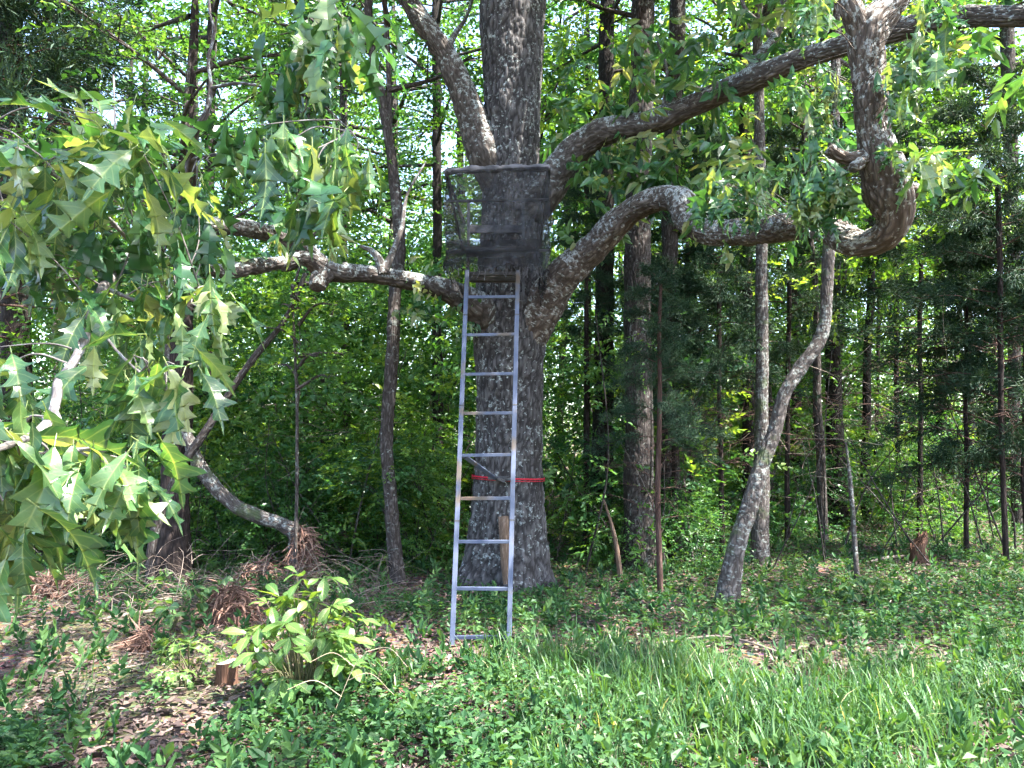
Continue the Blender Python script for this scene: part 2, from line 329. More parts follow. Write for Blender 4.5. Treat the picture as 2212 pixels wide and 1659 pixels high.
# ------------------------------------------------------------------ ground
def build_ground():
    k = np.linspace(-1, 1, 221); gx = np.sinh(k * 4.2) / math.sinh(4.2) * 220; gy = 6 + gx
    X, Y = np.meshgrid(gx, gy, indexing='ij'); Z = gz(X.ravel(), Y.ravel()); V = np.stack([X.ravel(), Y.ravel(), Z], 1)
    n = 221; i = np.arange(n - 1)[:, None] * n; j = np.arange(n - 1)[None, :]
    F = np.stack([i + j, i + n + j, i + n + j + 1, i + j + 1], -1).reshape(-1, 4)
    m, t, p, out = nm('forest_floor'); L = t.links
    tc = nd(t, 'ShaderNodeTexCoord'); n1 = nd(t, 'ShaderNodeTexNoise', i_Scale=1.2, i_Detail=6.0, i_Roughness=.7); L.new(tc.outputs['Object'], n1.inputs[0])
    v = nd(t, 'ShaderNodeTexVoronoi', i_Scale=26.0); L.new(tc.outputs['Object'], v.inputs[0])
    c = mixc(t, n1.outputs[0], (.055, .038, .030), (.15, .105, .08)); c = mixc(t, .55, c, v.outputs['Color'], 'SOFT_LIGHT')
    n2 = nd(t, 'ShaderNodeTexNoise', i_Scale=.5, i_Detail=5.0); L.new(tc.outputs['Object'], n2.inputs[0])
    c = mixc(t, ramp(t, n2.outputs[0], [(.45, (0, 0, 0)), (.62, (.7, .7, .7))]), c, (.05, .075, .03))
    L.new(c, p.inputs['Base Color']); p.inputs['Roughness'].default_value = .95; p.inputs['Specular IOR Level'].default_value = .1
    b = nd(t, 'ShaderNodeBump', i_Strength=.9, i_Distance=.03); L.new(v.outputs['Distance'], b.inputs['Height']); L.new(b.outputs[0], p.inputs['Normal'])
    mb = MB(); mb.add(V, [F]); o = obj('ground', mb.build('ground', m)); o['kind'] = 'structure'
build_ground()

# ------------------------------------------------------------------ the big oak
OAKY = 8.55
oak_base = G(1092, 1262); OAKY = oak_base[1]
oak = thing('oak_tree', oak_base, 'massive old oak with furrowed grey bark holding up the ladder stand', 'tree')
def oak_trunk():
    pts = [(1090, 1290, 0, 214), (1091, 1262, 0, 202), (1093, 1215, 0, 180), (1096, 1150, 0, 164), (1098, 1080, 0, 153), (1099, 1000, 0, 146), (1100, 900, 0, 142), (1100, 800, 0, 146), (1100, 730, 0, 158),
           (1098, 660, 0, 150), (1100, 580, 0, 138), (1104, 480, 0, 130), (1104, 380, 0, 124), (1106, 280, 0, 122), (1108, 180, 0, 130), (1106, 90, 0, 140), (1108, 0, 0, 148), (1112, -120, 0, 140), (1118, -330, 0, 110), (1122, -600, 0, 80)]
    C, R = limb_from([(x, y, OAKY, w) for x, y, _, w in pts]); C[0] = C[1] - np.array([0, 0, .25]); R[0] = R[1] * 1.1
    C, R = dense(C, R, .017)
    fl = lambda L, th: np.exp(-np.maximum(L - .2, 0) / .28) * (.10 + .13 * np.cos(th * 5 + .6) + .06 * np.cos(th * 3 + 2)) + .025 * np.cos(th * 2 + L * .5) - .07 * np.exp(-((np.mod(th + np.pi / 2 - .25 + np.pi, 2 * np.pi) - np.pi) / .14) ** 2) * np.exp(-((L - 2.2) / 1.8) ** 4)
    mb = MB(); mbk = [(PY(1072, 812, OAKY - .33), .15, .05), (PY(1045, 215, OAKY - .33), .12, .05), (PY(1130, 240, OAKY - .33), .14, .03)]
    tube(mb, C, R, 144, bark=.022, cell=.046, knots=mbk, flare=fl, lump=.012)
    obj('trunk', mb.build('oak_trunk', M['oak_bark'], oak_base), oak)
oak_trunk()

def oak_limb(name_label, paths, mat='oak_limb', bark=.014, stubs=()):
    mb = MB()
    for k, (pts, step, sides, bk) in enumerate(paths):
        C, R = limb_from(pts); C, R = dense(C, R, step); tube(mb, C, R, sides, bark=bk, cell=.032, seed=k + 1, lump=.2 * float(np.median(R)))
    return mb
# limb a, climbing to the left of the trunk
Y0 = OAKY
mba = oak_limb('', [([(1085, 400, Y0, 90), (1050, 335, Y0 - .1, 84), (1022, 262, Y0 - .15, 62), (995, 190, Y0 - .2, 54), (965, 125, Y0 - .25, 50), (925, 65, Y0 - .3, 46), (885, 5, Y0 - .3, 44), (845, -60, Y0 - .2, 42), (790, -180, Y0, 38), (760, -330, Y0, 30)], .016, 84, .014),
                    ([(958, 120, Y0 - .25, 20), (985, 70, Y0, 12), (1010, 30, Y0 + .2, 8), (1035, -60, Y0 + .4, 5)], .05, 10, 0)])
limb_a = obj('limb', mba.build('limb', M['oak_limb'], oak_base), oak, label='dark limb climbing steeply to the left above the netting')
# limb b, reaching low to the left and then towards the viewer
mbb = oak_limb('', [([(1090, 715, Y0 - .05, 96), (1040, 672, Y0 - .25, 78), (1000, 645, Y0 - .4, 58), (950, 622, Y0 - .55, 44), (880, 606, Y0 - .7, 38), (800, 592, Y0 - .9, 39), (735, 588, Y0 - 1.1, 43), (695, 578, Y0 - 1.2, 52), (660, 556, Y0 - 1.35, 38), (610, 566, Y0 - 1.55, 31), (545, 577, Y0 - 1.9, 33), (480, 586, Y0 - 2.3, 32), (430, 575, Y0 - 2.7, 32), (360, 560, Y0 - 3.4, 26), (280, 570, Y0 - 4.0, 20)], .016, 64, .010),
                    ([(700, 588, Y0 - 1.2, 50), (690, 605, Y0 - 1.25, 46), (686, 622, Y0 - 1.3, 34)], .014, 48, .012),
                    ([(690, 575, Y0 - 1.2, 50), (665, 548, Y0 - 1.3, 44), (620, 518, Y0 - 1.5, 40), (560, 498, Y0 - 1.9, 38), (500, 490, Y0 - 2.4, 37), (450, 488, Y0 - 3.0, 36), (410, 492, Y0 - 3.7, 36), (388, 490, Y0 - 4.4, 34)], .016, 56, .010),
                    ([(826, 592, Y0 - .9, 26), (818, 560, Y0 - .9, 18), (800, 540, Y0 - .85, 12), (778, 532, Y0 - .85, 7)], .03, 12, 0),
                    ([(830, 585, Y0 - .9, 22), (850, 540, Y0 - .8, 14), (868, 490, Y0 - .7, 11), (880, 420, Y0 - .6, 7), (920, 350, Y0 - .5, 5)], .03, 12, 0)])
# limb b's bare pale tips, close to the viewer
near = {}
near['n1'] = [(392, 486, 4.1, 34), (345, 515, 3.6, 32), (300, 540, 3.3, 29), (255, 580, 3.0, 27), (225, 620, 2.8, 25), (200, 690, 2.5, 22), (160, 780, 2.25, 20), (128, 822, 2.1, 23), (122, 860, 2.0, 20), (112, 895, 1.95, 20), (92, 925, 1.85, 17), (50, 950, 1.72, 14), (-60, 990, 1.55, 13)]
near['n2'] = [(388, 490, 4.1, 34), (400, 445, 3.8, 32), (411, 400, 3.55, 26), (413, 340, 3.3, 22), (420, 290, 3.15, 21), (445, 245, 3.1, 15), (455, 185, 3.1, 11), (450, 130, 3.15, 8), (462, 70, 3.2, 7), (452, 10, 3.25, 6), (460, -60, 3.3, 5)]
near['n3'] = [(455, 190, 3.1, 10), (520, 180, 3.0, 8), (600, 195, 2.9, 7), (680, 215, 2.8, 6), (760, 285, 2.7, 5)]
near['n4'] = [(610, -90, 3.1, 9), (690, -30, 3.0, 8), (740, 45, 2.9, 6), (770, 110, 2.85, 4)]
near['n5'] = [(300, 540, 3.3, 14), (215, 455, 3.0, 11), (120, 380, 2.8, 9), (20, 310, 2.65, 7), (-70, 270, 2.5, 6)]
near['n6'] = [(405, 388, 3.5, 13), (350, 384, 3.4, 12), (285, 402, 3.25, 9), (230, 380, 3.1, 6)]
near['n7'] = [(396, 436, 3.7, 13), (340, 424, 3.5, 11), (290, 440, 3.35, 8), (220, 470, 3.1, 5)]
near['n8'] = [(118, 885, 1.97, 15), (130, 915, 1.92, 11), (134, 945, 1.9, 8), (190, 985, 1.8, 6), (270, 1010, 1.75, 4)]
near['n9'] = [(225, 620, 2.8, 12), (300, 650, 2.7, 9), (370, 640, 2.65, 7), (430, 620, 2.6, 4)]
near['n10'] = [(200, 690, 2.5, 9), (255, 760, 2.35, 7), (310, 810, 2.25, 5), (370, 850, 2.2, 4)]
near['n11'] = [(245, 162, 3.0, 5), (255, 330, 2.9, 6), (300, 540, 3.3, 8)]
near['n12'] = [(413, 345, 3.3, 11), (480, 330, 3.1, 9), (560, 300, 3.0, 7), (640, 330, 2.85, 5)]
near_pts = []
for k, pts in near.items():
    C, R = limb_from(pts); C, R = dense(C, R, .02); tube(mbb, C, R, 18, mat=0 if k in ('n2', 'n3', 'n4', 'n6', 'n7', 'n12') else 1, bark=.003, cell=.02, seed=len(k) + 3, lump=.18 * float(np.median(R)))
    near_pts.append(C)
near_pts = np.vstack(near_pts)
# limb c, the long one that dips and then rises like a hook at the right
mbc = oak_limb('', [([(1100, 810, Y0 + .05, 84), (1134, 728, Y0 - .1, 92), (1172, 660, Y0 - .2, 86), (1208, 604, Y0 - .32, 76), (1244, 568, Y0 - .42, 71), (1277, 540, Y0 - .5, 66), (1318, 498, Y0 - .65, 63), (1356, 462, Y0 - .8, 60), (1392, 440, Y0 - .95, 57), (1428, 430, Y0 - 1.1, 57), (1458, 431, Y0 - 1.25, 60), (1476, 446, Y0 - 1.35, 64), (1487, 474, Y0 - 1.45, 58), (1530, 500, Y0 - 1.8, 60), (1605, 502, Y0 - 2.2, 58), (1680, 494, Y0 - 2.6, 56), (1740, 486, Y0 - 3.0, 56), (1795, 500, Y0 - 3.4, 58), (1837, 520, Y0 - 3.65, 58), (1873, 525, Y0 - 3.8, 60), (1908, 508, Y0 - 3.9, 70), (1930, 474, Y0 - 3.98, 80), (1928, 436, Y0 - 4.02, 94), (1914, 393, Y0 - 4.05, 94), (1900, 342, Y0 - 4.1, 84), (1887, 290, Y0 - 4.1, 68), (1884, 235, Y0 - 4.1, 70), (1880, 175, Y0 - 4.1, 74), (1873, 115, Y0 - 4.1, 78), (1880, 70, Y0 - 4.1, 84), (1908, 30, Y0 - 4.1, 74), (1945, -25, Y0 - 4.1, 66), (1985, -130, Y0 - 4.0, 58), (2010, -330, Y0 - 3.8, 46)], .014, 84, .011),
                    ([(1874, 100, Y0 - 4.1, 66), (1852, 50, Y0 - 4.13, 54), (1840, 20, Y0 - 4.15, 50), (1832, -6, Y0 - 4.15, 42)], .016, 52, .010),
                    ([(1905, 365, Y0 - 4.06, 70), (1880, 348, Y0 - 4.1, 54), (1855, 343, Y0 - 4.13, 38), (1830, 342, Y0 - 4.15, 30), (1808, 334, Y0 - 4.17, 28), (1790, 322, Y0 - 4.18, 26)], .012, 44, .010),
                    ([(1868, 340, Y0 - 4.12, 34), (1856, 352, Y0 - 4.16, 28), (1842, 363, Y0 - 4.19, 23)], .012, 30, .006),
                    ([(1920, 425, Y0 - 4.02, 80), (1945, 415, Y0 - 4.02, 58), (1965, 413, Y0 - 4.02, 42), (1978, 415, Y0 - 4.02, 40), (1988, 417, Y0 - 4.02, 30)], .012, 44, .008)])
# limb d, the upper right one
mbd = oak_limb('', [([(1120, 470, Y0 - .05, 90), (1165, 432, Y0 - .15, 84), (1205, 372, Y0 - .2, 70), (1245, 322, Y0 - .3, 62), (1300, 285, Y0 - .45, 58), (1370, 272, Y0 - .6, 54), (1430, 258, Y0 - .8, 54), (1500, 226, Y0 - 1.0, 52), (1570, 196, Y0 - 1.2, 52), (1640, 166, Y0 - 1.5, 50), (1720, 132, Y0 - 1.8, 46), (1800, 106, Y0 - 2.1, 46), (1900, 78, Y0 - 2.4, 44), (2000, 50, Y0 - 2.7, 44), (2100, 36, Y0 - 3.0, 46), (2212, 34, Y0 - 3.3, 44), (2330, 10, Y0 - 3.6, 40), (2500, -40, Y0 - 3.9, 30)], .016, 68, .012),
                    ([(1610, 172, Y0 - 1.4, 30), (1640, 125, Y0 - 1.3, 24), (1672, 82, Y0 - 1.2, 20), (1690, 40, Y0 - 1.1, 14), (1690, -60, Y0 - 1.0, 10)], .03, 20, .004),
                    ([(1672, 84, Y0 - 1.2, 16), (1640, 50, Y0 - 1.1, 12), (1610, 20, Y0 - 1.0, 9), (1590, -40, Y0 - .9, 6)], .03, 14, 0),
                    ([(1430, 255, Y0 - .8, 16), (1436, 215, Y0 - .8, 10), (1440, 150, Y0 - .8, 7), (1420, 90, Y0 - .7, 4)], .03, 10, 0)])

# a pointed-lobed oak leaf with petiole and pale midrib (unit length along +Y)
def oak_leaf_mesh(seed, mat, lobes=2, hi=True):
    r = np.random.default_rng(seed)
    E = [(0, .010), (.08, .045), (.18, .09), (.28, .12), (.43, .235), (.40, .135), (.49, .12), (.55, .14), (.71, .27), (.65, .11), (.73, .085), (.78, .095), (.91, .165), (.87, .05), (1.0, .035), (1.16, .0)]
    if lobes == 1: E = [(0, .010), (.08, .04), (.18, .085), (.28, .12), (.40, .13), (.50, .135), (.66, .22), (.62, .115), (.72, .09), (.79, .09), (.91, .14), (.87, .05), (1.0, .03), (1.18, 0)]
    if hi: E = [tuple(np.maximum(e, 0)) for e in spline(np.array(E, float), 3)]
    V = []; vein = []; nE = len(E); vt = np.maximum.accumulate([min(e[0], 1.1) for e in E]) ; vt = vt + np.arange(nE) * 1e-4
    jit = np.stack([np.interp(np.linspace(0, 1, nE), np.linspace(0, 1, 6), r.uniform(.75, 1.2, 6)) for _ in (0, 1)]); bend = r.uniform(.15, .85); twist = r.uniform(-.5, .5); fold = r.uniform(.05, .45)
    def put(t, x, v):
        a = bend * t; y = math.sin(a) / bend; z = -(1 - math.cos(a)) / bend; nz_ = (math.sin(a), math.cos(a))
        zz = fold * abs(x) + .06 * math.sin(13 * t + seed + (2 if x > 0 else 0)) * (abs(x) * 4) + .03 * math.sin(6 * x + 4 * t)
        tw = twist * t; xx = x * math.cos(tw) - zz * math.sin(tw) * .3; zz = zz + x * math.sin(tw)
        V.append((xx, .14 + y * .86 + nz_[0] * zz, z * .86 - .02 + nz_[1] * zz)); vein.append(v)
    F = []
    for sgn in (0, 1):
        o = len(V)
        for k, (t, w) in enumerate(E):
            w2 = 1.0 * w * jit[sgn, k]; put(vt[k], 0, 1.0)
            put(vt[k] + (t - vt[k]) * .15, (.10 * w2 + .004) * (1 if sgn else -1), .15); put(t, w2 * (1 if sgn else -1), 0.0)
        for k in range(nE - 1):
            for c in (0, 1):
                q = [o + k * 3 + c, o + k * 3 + c + 1, o + k * 3 + 4 + c, o + k * 3 + 3 + c]; F.append(q if sgn else q[::-1])
    o = len(V)
    for yy in (0, .15):
        for dx, dz in ((-.008, -.004), (.008, -.004), (0, .009)): V.append((dx, yy, dz + (-.004 if yy else 0))); vein.append(1.0)
    F += [[o, o + 1, o + 4, o + 3], [o + 1, o + 2, o + 5, o + 4], [o + 2, o, o + 3, o + 5]]
    return np.array(V), np.array(F), np.array(vein)
LEAVES = [oak_leaf_mesh(s, None, 1 if s % 3 == 0 else 2) for s in range(9)]
LEAVES_LO = [oak_leaf_mesh(s, None, 1 if s % 3 == 0 else 2, False) for s in range(9)]
LEAF_ME = []
for k, (V, F, ve) in enumerate(LEAVES):
    mb = MB(); mb.add(V, [F], vein=ve); LEAF_ME.append(mb.build('oak_leaf', M['oak_leaf']))

def whorl_leaves(rng, c, n, L, toward=None, hang=.6):
    """leaf placements around the tip of a twig: 4x3 axes and base"""
    res = []; a0 = rng.uniform(0, 6.28)
    for k in range(n):
        az = a0 + k * 2.4 + rng.normal(0, .3); el = -hang * 1.2 + rng.normal(0, .45)
        el = max(-1.5, el); A = np.array([math.cos(az) * math.cos(el), math.sin(az) * math.cos(el), math.sin(el)])
        N = np.array([-math.cos(az) * math.sin(el), -math.sin(az) * math.sin(el), math.cos(el)]) + rng.normal(0, .35, 3)
        A = A / np.linalg.norm(A); N = N - A * (N @ A); N /= np.linalg.norm(N); S = np.cross(A, N)
        l = L * rng.uniform(.75, 1.3); b = np.asarray(c) + rng.normal(0, .04, 3)
        res.append((np.stack([S * l, A * l, N * l], 1), b, int(rng.integers(9))))
    return res
def twig_to(mb, anchors, c, rng, r0=.0035, mat=1):
    a = anchors[np.argmin(np.linalg.norm(anchors - c, axis=1))]; mid = (a + c) / 2 + rng.normal(0, .02, 3) + np.array([0, 0, .05 * np.linalg.norm(c - a)])
    C = spline(np.array([a, mid, c]), 6); tube(mb, C, np.linspace(r0, r0 * .5, len(C)), 5, mat=mat, cap=False)

rl = np.random.default_rng(21)
left_wh = []
for (x0, x1, y0, y1, d0, d1, n, L, hang) in [
        (-20, 330, 210, 330, 2.5, 3.1, 12, .175, .35), (-20, 340, 330, 520, 2.4, 3.1, 15, .18, .65), (0, 120, 520, 600, 2.5, 2.9, 3, .16, .8),
        (330, 500, 330, 560, 2.8, 3.4, 8, .165, .8), (520, 700, 190, 330, 2.6, 3.0, 6, .175, .95), (640, 800, 270, 390, 2.5, 2.8, 8, .18, 1.05), (680, 780, 0, 120, 2.7, 2.9, 5, .175, 1.05), (570, 690, 70, 200, 2.8, 3.0, 5, .16, .9),
        (240, 470, 570, 690, 2.5, 2.9, 8, .165, .85), (150, 300, 640, 720, 2.4, 2.7, 3, .15, .8), (200, 390, 740, 840, 2.1, 2.35, 4, .16, .8), (-20, 40, 690, 800, 2.0, 2.3, 2, .17, .9),
        (10, 150, 945, 1000, 1.75, 2.0, 4, .15, .85), (160, 310, 960, 1010, 1.75, 2.0, 5, .155, .8), (-30, 20, 880, 930, 1.6, 1.7, 2, .18, .6), (-40, 10, 1080, 1170, 1.6, 1.75, 3, .17, .95)]:
    for _ in range(n if n < 9 else n - 2): left_wh.append((rl.uniform(x0, x1), rl.uniform(y0, y1), rl.uniform(d0, d1), L * 1.14, hang, int(rl.integers(5, 9))))
right_wh = []
for (x0, x1, y0, y1, dY, n, L, hang) in [
        (1720, 1800, 350, 420, 4.75, 9, .20, 1.1), (1690, 1830, 390, 450, 4.9, 9, .20, 1.1), (1520, 1680, 330, 440, 5.6, 10, .20, 1.0), (1560, 1640, 440, 480, 6.1, 2, .16, 1.0), (1750, 1815, 110, 260, 4.7, 6, .16, 1.1), (1700, 1790, 150, 230, 5.2, 3, .15, 1.0),
        (1930, 2050, 20, 140, 4.3, 8, .20, .9), (1930, 2000, 150, 220, 4.4, 3, .16, .8), (1960, 2050, 300, 360, 4.3, 4, .21, .6), (1720, 1800, -30, 40, 4.5, 3, .16, 1.1), (1970, 2120, -20, 30, 4.4, 4, .16, .9), (1880, 1930, 150, 330, 4.75, 4, .16, 1.1)]:
    for _ in range(n): right_wh.append((rl.uniform(x0, x1), rl.uniform(y0, y1), rl.uniform(dY - .2, dY + .25), L, hang, int(rl.integers(4, 7))))
cen_c = dense(*limb_from([(1462, 428, Y0 - 1.3, 72), (1610, 512, Y0 - 2.2, 62), (1800, 490, Y0 - 3.4, 64), (1905, 505, Y0 - 3.9, 86), (1935, 462, Y0 - 4.0, 98), (1880, 280, Y0 - 4.1, 88), (1862, 130, Y0 - 4.1, 88), (1950, -50, Y0 - 4.1, 74)]), .05)[0]
placed = []
for (x, y, d, L, hang, n) in left_wh:
    c = PD(x, y, d); twig_to(mbb, near_pts, c, rl)
    placed += [(d, 'b') + q for q in whorl_leaves(rl, c, n, L, hang=hang)]
for (x, y, d, L, hang, n) in right_wh:
    c = PD(x, y, d); twig_to(mbc, cen_c, c, rl, mat=0)
    placed += [(d, 'c') + q for q in whorl_leaves(rl, c, n, L, hang=hang)]
limb_b = obj('limb', mbb.build('limb', [M['oak_limb'], M['pale_limb']], oak_base), oak, label='low limb reaching left, its pale leafy tips close by')
limb_c = obj('limb', mbc.build('limb', M['hook_limb'], oak_base), oak, label='thick low limb at right that dips and rises like a hook')
limb_d = obj('limb', mbd.build('limb', M['oak_limb'], oak_base), oak, label='upper right limb arching out of the picture')
mb_rest = MB(); LB = {'b': limb_b, 'c': limb_c}; count = {'b': 0, 'c': 0}
order = sorted(range(len(placed)), key=lambda i: placed[i][0] * (1.0 if placed[i][1] == 'b' else .62) + .25 * ((i * 7919) % 97) / 97)
for rank, i in enumerate(order):
    d, which, ax, b, var = placed[i]
    if rank < 300:
        m = Matrix(((*ax[0], 0), (*ax[1], 0), (*ax[2], 0), (0, 0, 0, 1))); m.translation = Vector(b - oak_base)
        o = obj('leaf', LEAF_ME[var], LB[which]); o.matrix_local = m
    else:
        V, F, ve = (LEAVES if d < 2.9 else LEAVES_LO)[var]; mb_rest.add(V @ ax.T + b, [F], vein=ve, tint=float(rl.random()))
# the oak's farther foliage: hanging leaves along the limbs and the crown overhead, partly shaped for sun and shade
rc = np.random.default_rng(33)
mb_c = MB()
def along(pts, n, spread, L=.165, W=.072, leaves_n=8, lift=.0, rng=rc, mat=0, hang=.5):
    C = dense(*limb_from(pts), .1)[0]; P = C[rng.integers(0, len(C), n)] + rng.normal(0, spread, (n, 3)) + np.array([0, 0, lift])
    sprays(mb_c, P, rng.normal(0, 1, (n, 3)) * np.array([1, 1, .5]), leaves_n, .28, L, W, mat, rng, flat=.6, six=True, hang=hang)
Yd = Y0
along([(1250, 260, Yd, 10), (1330, 190, Yd - .5, 10), (1400, 140, Yd - .8, 10), (1500, 130, Yd - 1, 10)], 60, .32)
along([(1430, 250, Yd - .8, 10), (1530, 190, Yd - 1, 10), (1680, 80, Yd - 1.4, 10), (1640, 20, Yd - 1.2, 10)], 55, .3)
along([(1290, 360, Yd - .3, 10), (1400, 330, Yd - .6, 10), (1480, 350, Yd - .8, 10)], 34, .22)
along([(1560, 380, Yd - 2, 10), (1680, 420, Yd - 2.4, 10), (1750, 380, Yd - 2.6, 10)], 26, .2)
along([(1280, 500, Yd - .5, 10), (1350, 400, Yd - .6, 10), (1480, 390, Yd - 1, 10)], 22, .18)
along([(870, 610, Yd - .7, 10), (960, 640, Yd - .5, 10), (1000, 660, Yd - .4, 10)], 26, .16, L=.10, W=.06, leaves_n=7)
along([(2000, 80, Yd - 2.6, 10), (2120, 120, Yd - 2.9, 10), (2230, 200, Yd - 3, 10)], 26, .3)
along([(430, 480, Yd - 3, 10), (560, 440, Yd - 2, 10), (700, 480, Yd - 1.2, 10)], 14, .25)
ncl = 190; th = rc.uniform(0, 6.28, ncl); rr = np.sqrt(rc.random(ncl)) * 6.3
cl = np.stack([oak_base[0] + rr * np.cos(th), oak_base[1] - .4 + rr * np.sin(th) * .85, rc.uniform(7.6, 14.5, ncl) - .12 * rr], 1)
cl = cl[(fbm(cl * np.array([.33, .33, .1]), 2, 71) > .5) & ~((cl[:, 0] > 4.2) & (cl[:, 1] < 5.0))]  # front right of the crown left empty to let sun reach the grass
cl = np.vstack([cl, np.stack([rc.normal(1.2, 1.3, 15), rc.normal(1.6, .9, 15), rc.uniform(7.5, 9.5, 15)], 1), np.stack([rc.uniform(1.9, 4.0, 22), rc.uniform(4.9, 7.0, 22), rc.uniform(7.6, 10.5, 22)], 1)])  # unseen clumps added overhead to shade the near leaves, ladder and netting
foot = cl[:, :2] - cl[:, 2:] * (np.array([sun_vec.x, sun_vec.y]) / sun_vec.z)     # crown opened on purpose: clumps that would shade the shrub and grass are dropped
cl = cl[(np.hypot(foot[:, 0] + 1.35, foot[:, 1] - 5.0) > 1.15) & (np.hypot((foot[:, 0] - 2.0) / 1.5, foot[:, 1] - 4.5) > 1.0)]
foot = cl[:, :2] - cl[:, 2:] * (np.array([sun_vec.x, sun_vec.y]) / sun_vec.z); cl = cl[~((foot[:, 0] < -1.6) & (foot[:, 1] > 8.6) & (rc.random(len(cl)) < .85))]  # most clumps shading the left thicket taken out to brighten it
cl = np.vstack([cl, np.stack([rc.uniform(5.0, 9.5, 15), rc.uniform(3.6, 7.4, 15), rc.uniform(7.8, 10, 15)], 1)])  # extra out-of-view clumps, added to throw dapples on the ground at right
for c in cl:
    n = int(rc.integers(16, 34)); P = c + rc.normal(0, 1, (n, 3)) * np.array([.75, .75, .3])
    sprays(mb_c, P, rc.normal(0, 1, (n, 3)) * np.array([1, 1, .35]), 9, .35, .15, .085, 0, rc, t0=np.full(n, rc.random()))
for c in cl[::2]:
    a = oak_base + np.array([0, 0, rc.uniform(6.5, 9)]); C = spline(np.array([a, (a + c) / 2 + np.array([0, 0, .5]) + rc.normal(0, .4, 3), c]), 8)
    tube(mb_c, C, np.linspace(.08, .015, len(C)), 6, mat=1, cap=False)
obj('crown', mb_c.build('oak_crown', [M['oak_leaf_far'], M['oak_limb']], oak_base), oak)
if mb_rest.n: obj('foliage', mb_rest.build('oak_foliage', M['oak_leaf_far'], oak_base), oak, kind='stuff')

# ------------------------------------------------------------------ the ladder stand
def paint_mat():
    m, t, p, out = nm('weathered_paint'); L = t.links
    tc = nd(t, 'ShaderNodeTexCoord'); mp = nd(t, 'ShaderNodeMapping'); mp.inputs['Scale'].default_value = (.6, .6, 1.0); L.new(tc.outputs['Object'], mp.inputs[0])
    n = nd(t, 'ShaderNodeTexNoise', i_Scale=3.2, i_Detail=3.0); L.new(mp.outputs[0], n.inputs[0])
    n2 = nd(t, 'ShaderNodeTexNoise', i_Scale=40.0, i_Detail=4.0); L.new(tc.outputs['Object'], n2.inputs[0])
    c = ramp(t, n.outputs[0], [(.40, (.055, .070, .115)), (.56, (.075, .090, .130)), (.62, (.095, .080, .068)), (.70, (.095, .058, .040))])
    c = mixc(t, .5, c, mixc(t, n2.outputs[0], (.6, .58, .56), (1.35, 1.35, 1.35)), 'MULTIPLY')
    L.new(c, p.inputs['Base Color']); p.inputs['Roughness'].default_value = .6; p.inputs['Specular IOR Level'].default_value = .3
    b = nd(t, 'ShaderNodeBump', i_Strength=.15, i_Distance=.003); L.new(n2.outputs[0], b.inputs['Height']); L.new(b.outputs[0], p.inputs['Normal']); return m
def net_mat():
    m, t, p, out = nm('camouflage_netting'); L = t.links
    tc = nd(t, 'ShaderNodeTexCoord'); n = nd(t, 'ShaderNodeTexNoise', i_Scale=7.0, i_Detail=8.0, i_Roughness=.75); L.new(tc.outputs['Object'], n.inputs[0])
    mp = nd(t, 'ShaderNodeMapping'); mp.inputs['Scale'].default_value = (3.0, 3.0, 14.0); L.new(tc.outputs['Object'], mp.inputs[0])
    n2 = nd(t, 'ShaderNodeTexNoise', i_Scale=2.0, i_Detail=4.0); L.new(mp.outputs[0], n2.inputs[0])
    n3 = nd(t, 'ShaderNodeTexNoise', i_Scale=160.0, i_Detail=1.0); L.new(tc.outputs['Object'], n3.inputs[0])
    c = ramp(t, n.outputs[0], [(.38, (.007, .007, .008)), (.52, (.020, .020, .021)), (.66, (.060, .058, .060))])
    L.new(c, p.inputs['Base Color']); p.inputs['Roughness'].default_value = .9; p.inputs['Specular IOR Level'].default_value = .1
    a = nd(t, 'ShaderNodeMath', operation='MULTIPLY_ADD'); L.new(n2.outputs[0], a.inputs[0]); a.inputs[1].default_value = .9; a.inputs[2].default_value = .10
    a2 = nd(t, 'ShaderNodeMath', operation='MULTIPLY_ADD'); L.new(n3.outputs[0], a2.inputs[0]); a2.inputs[1].default_value = .5; L.new(a.outputs[0], a2.inputs[2])
    cl_ = nd(t, 'ShaderNodeClamp', i_Min=.22, i_Max=.9); s = nd(t, 'ShaderNodeMath', operation='SUBTRACT'); L.new(a2.outputs[0], s.inputs[0]); s.inputs[1].default_value = .20; L.new(s.outputs[0], cl_.inputs[0])
    tr = nd(t, 'ShaderNodeBsdfTransparent'); mx = nd(t, 'ShaderNodeMixShader'); L.new(cl_.outputs[0], mx.inputs[0]); L.new(tr.outputs[0], mx.inputs[1]); L.new(p.outputs[0], mx.inputs[2]); L.new(mx.outputs[0], out.inputs[0]); return m
M['paint'] = paint_mat(); M['net'] = net_mat()
M['dark_metal'] = plain_mat('dark_metal', (.03, .03, .032), (.07, .068, .07), 12, .6)
M['dark_cloth'] = plain_mat('dark_cloth', (.03, .029, .031), (.10, .095, .10), 9, .95)
M['strap'] = plain_mat('strap', (.30, .008, .02), (.42, .02, .04), 30, .6)

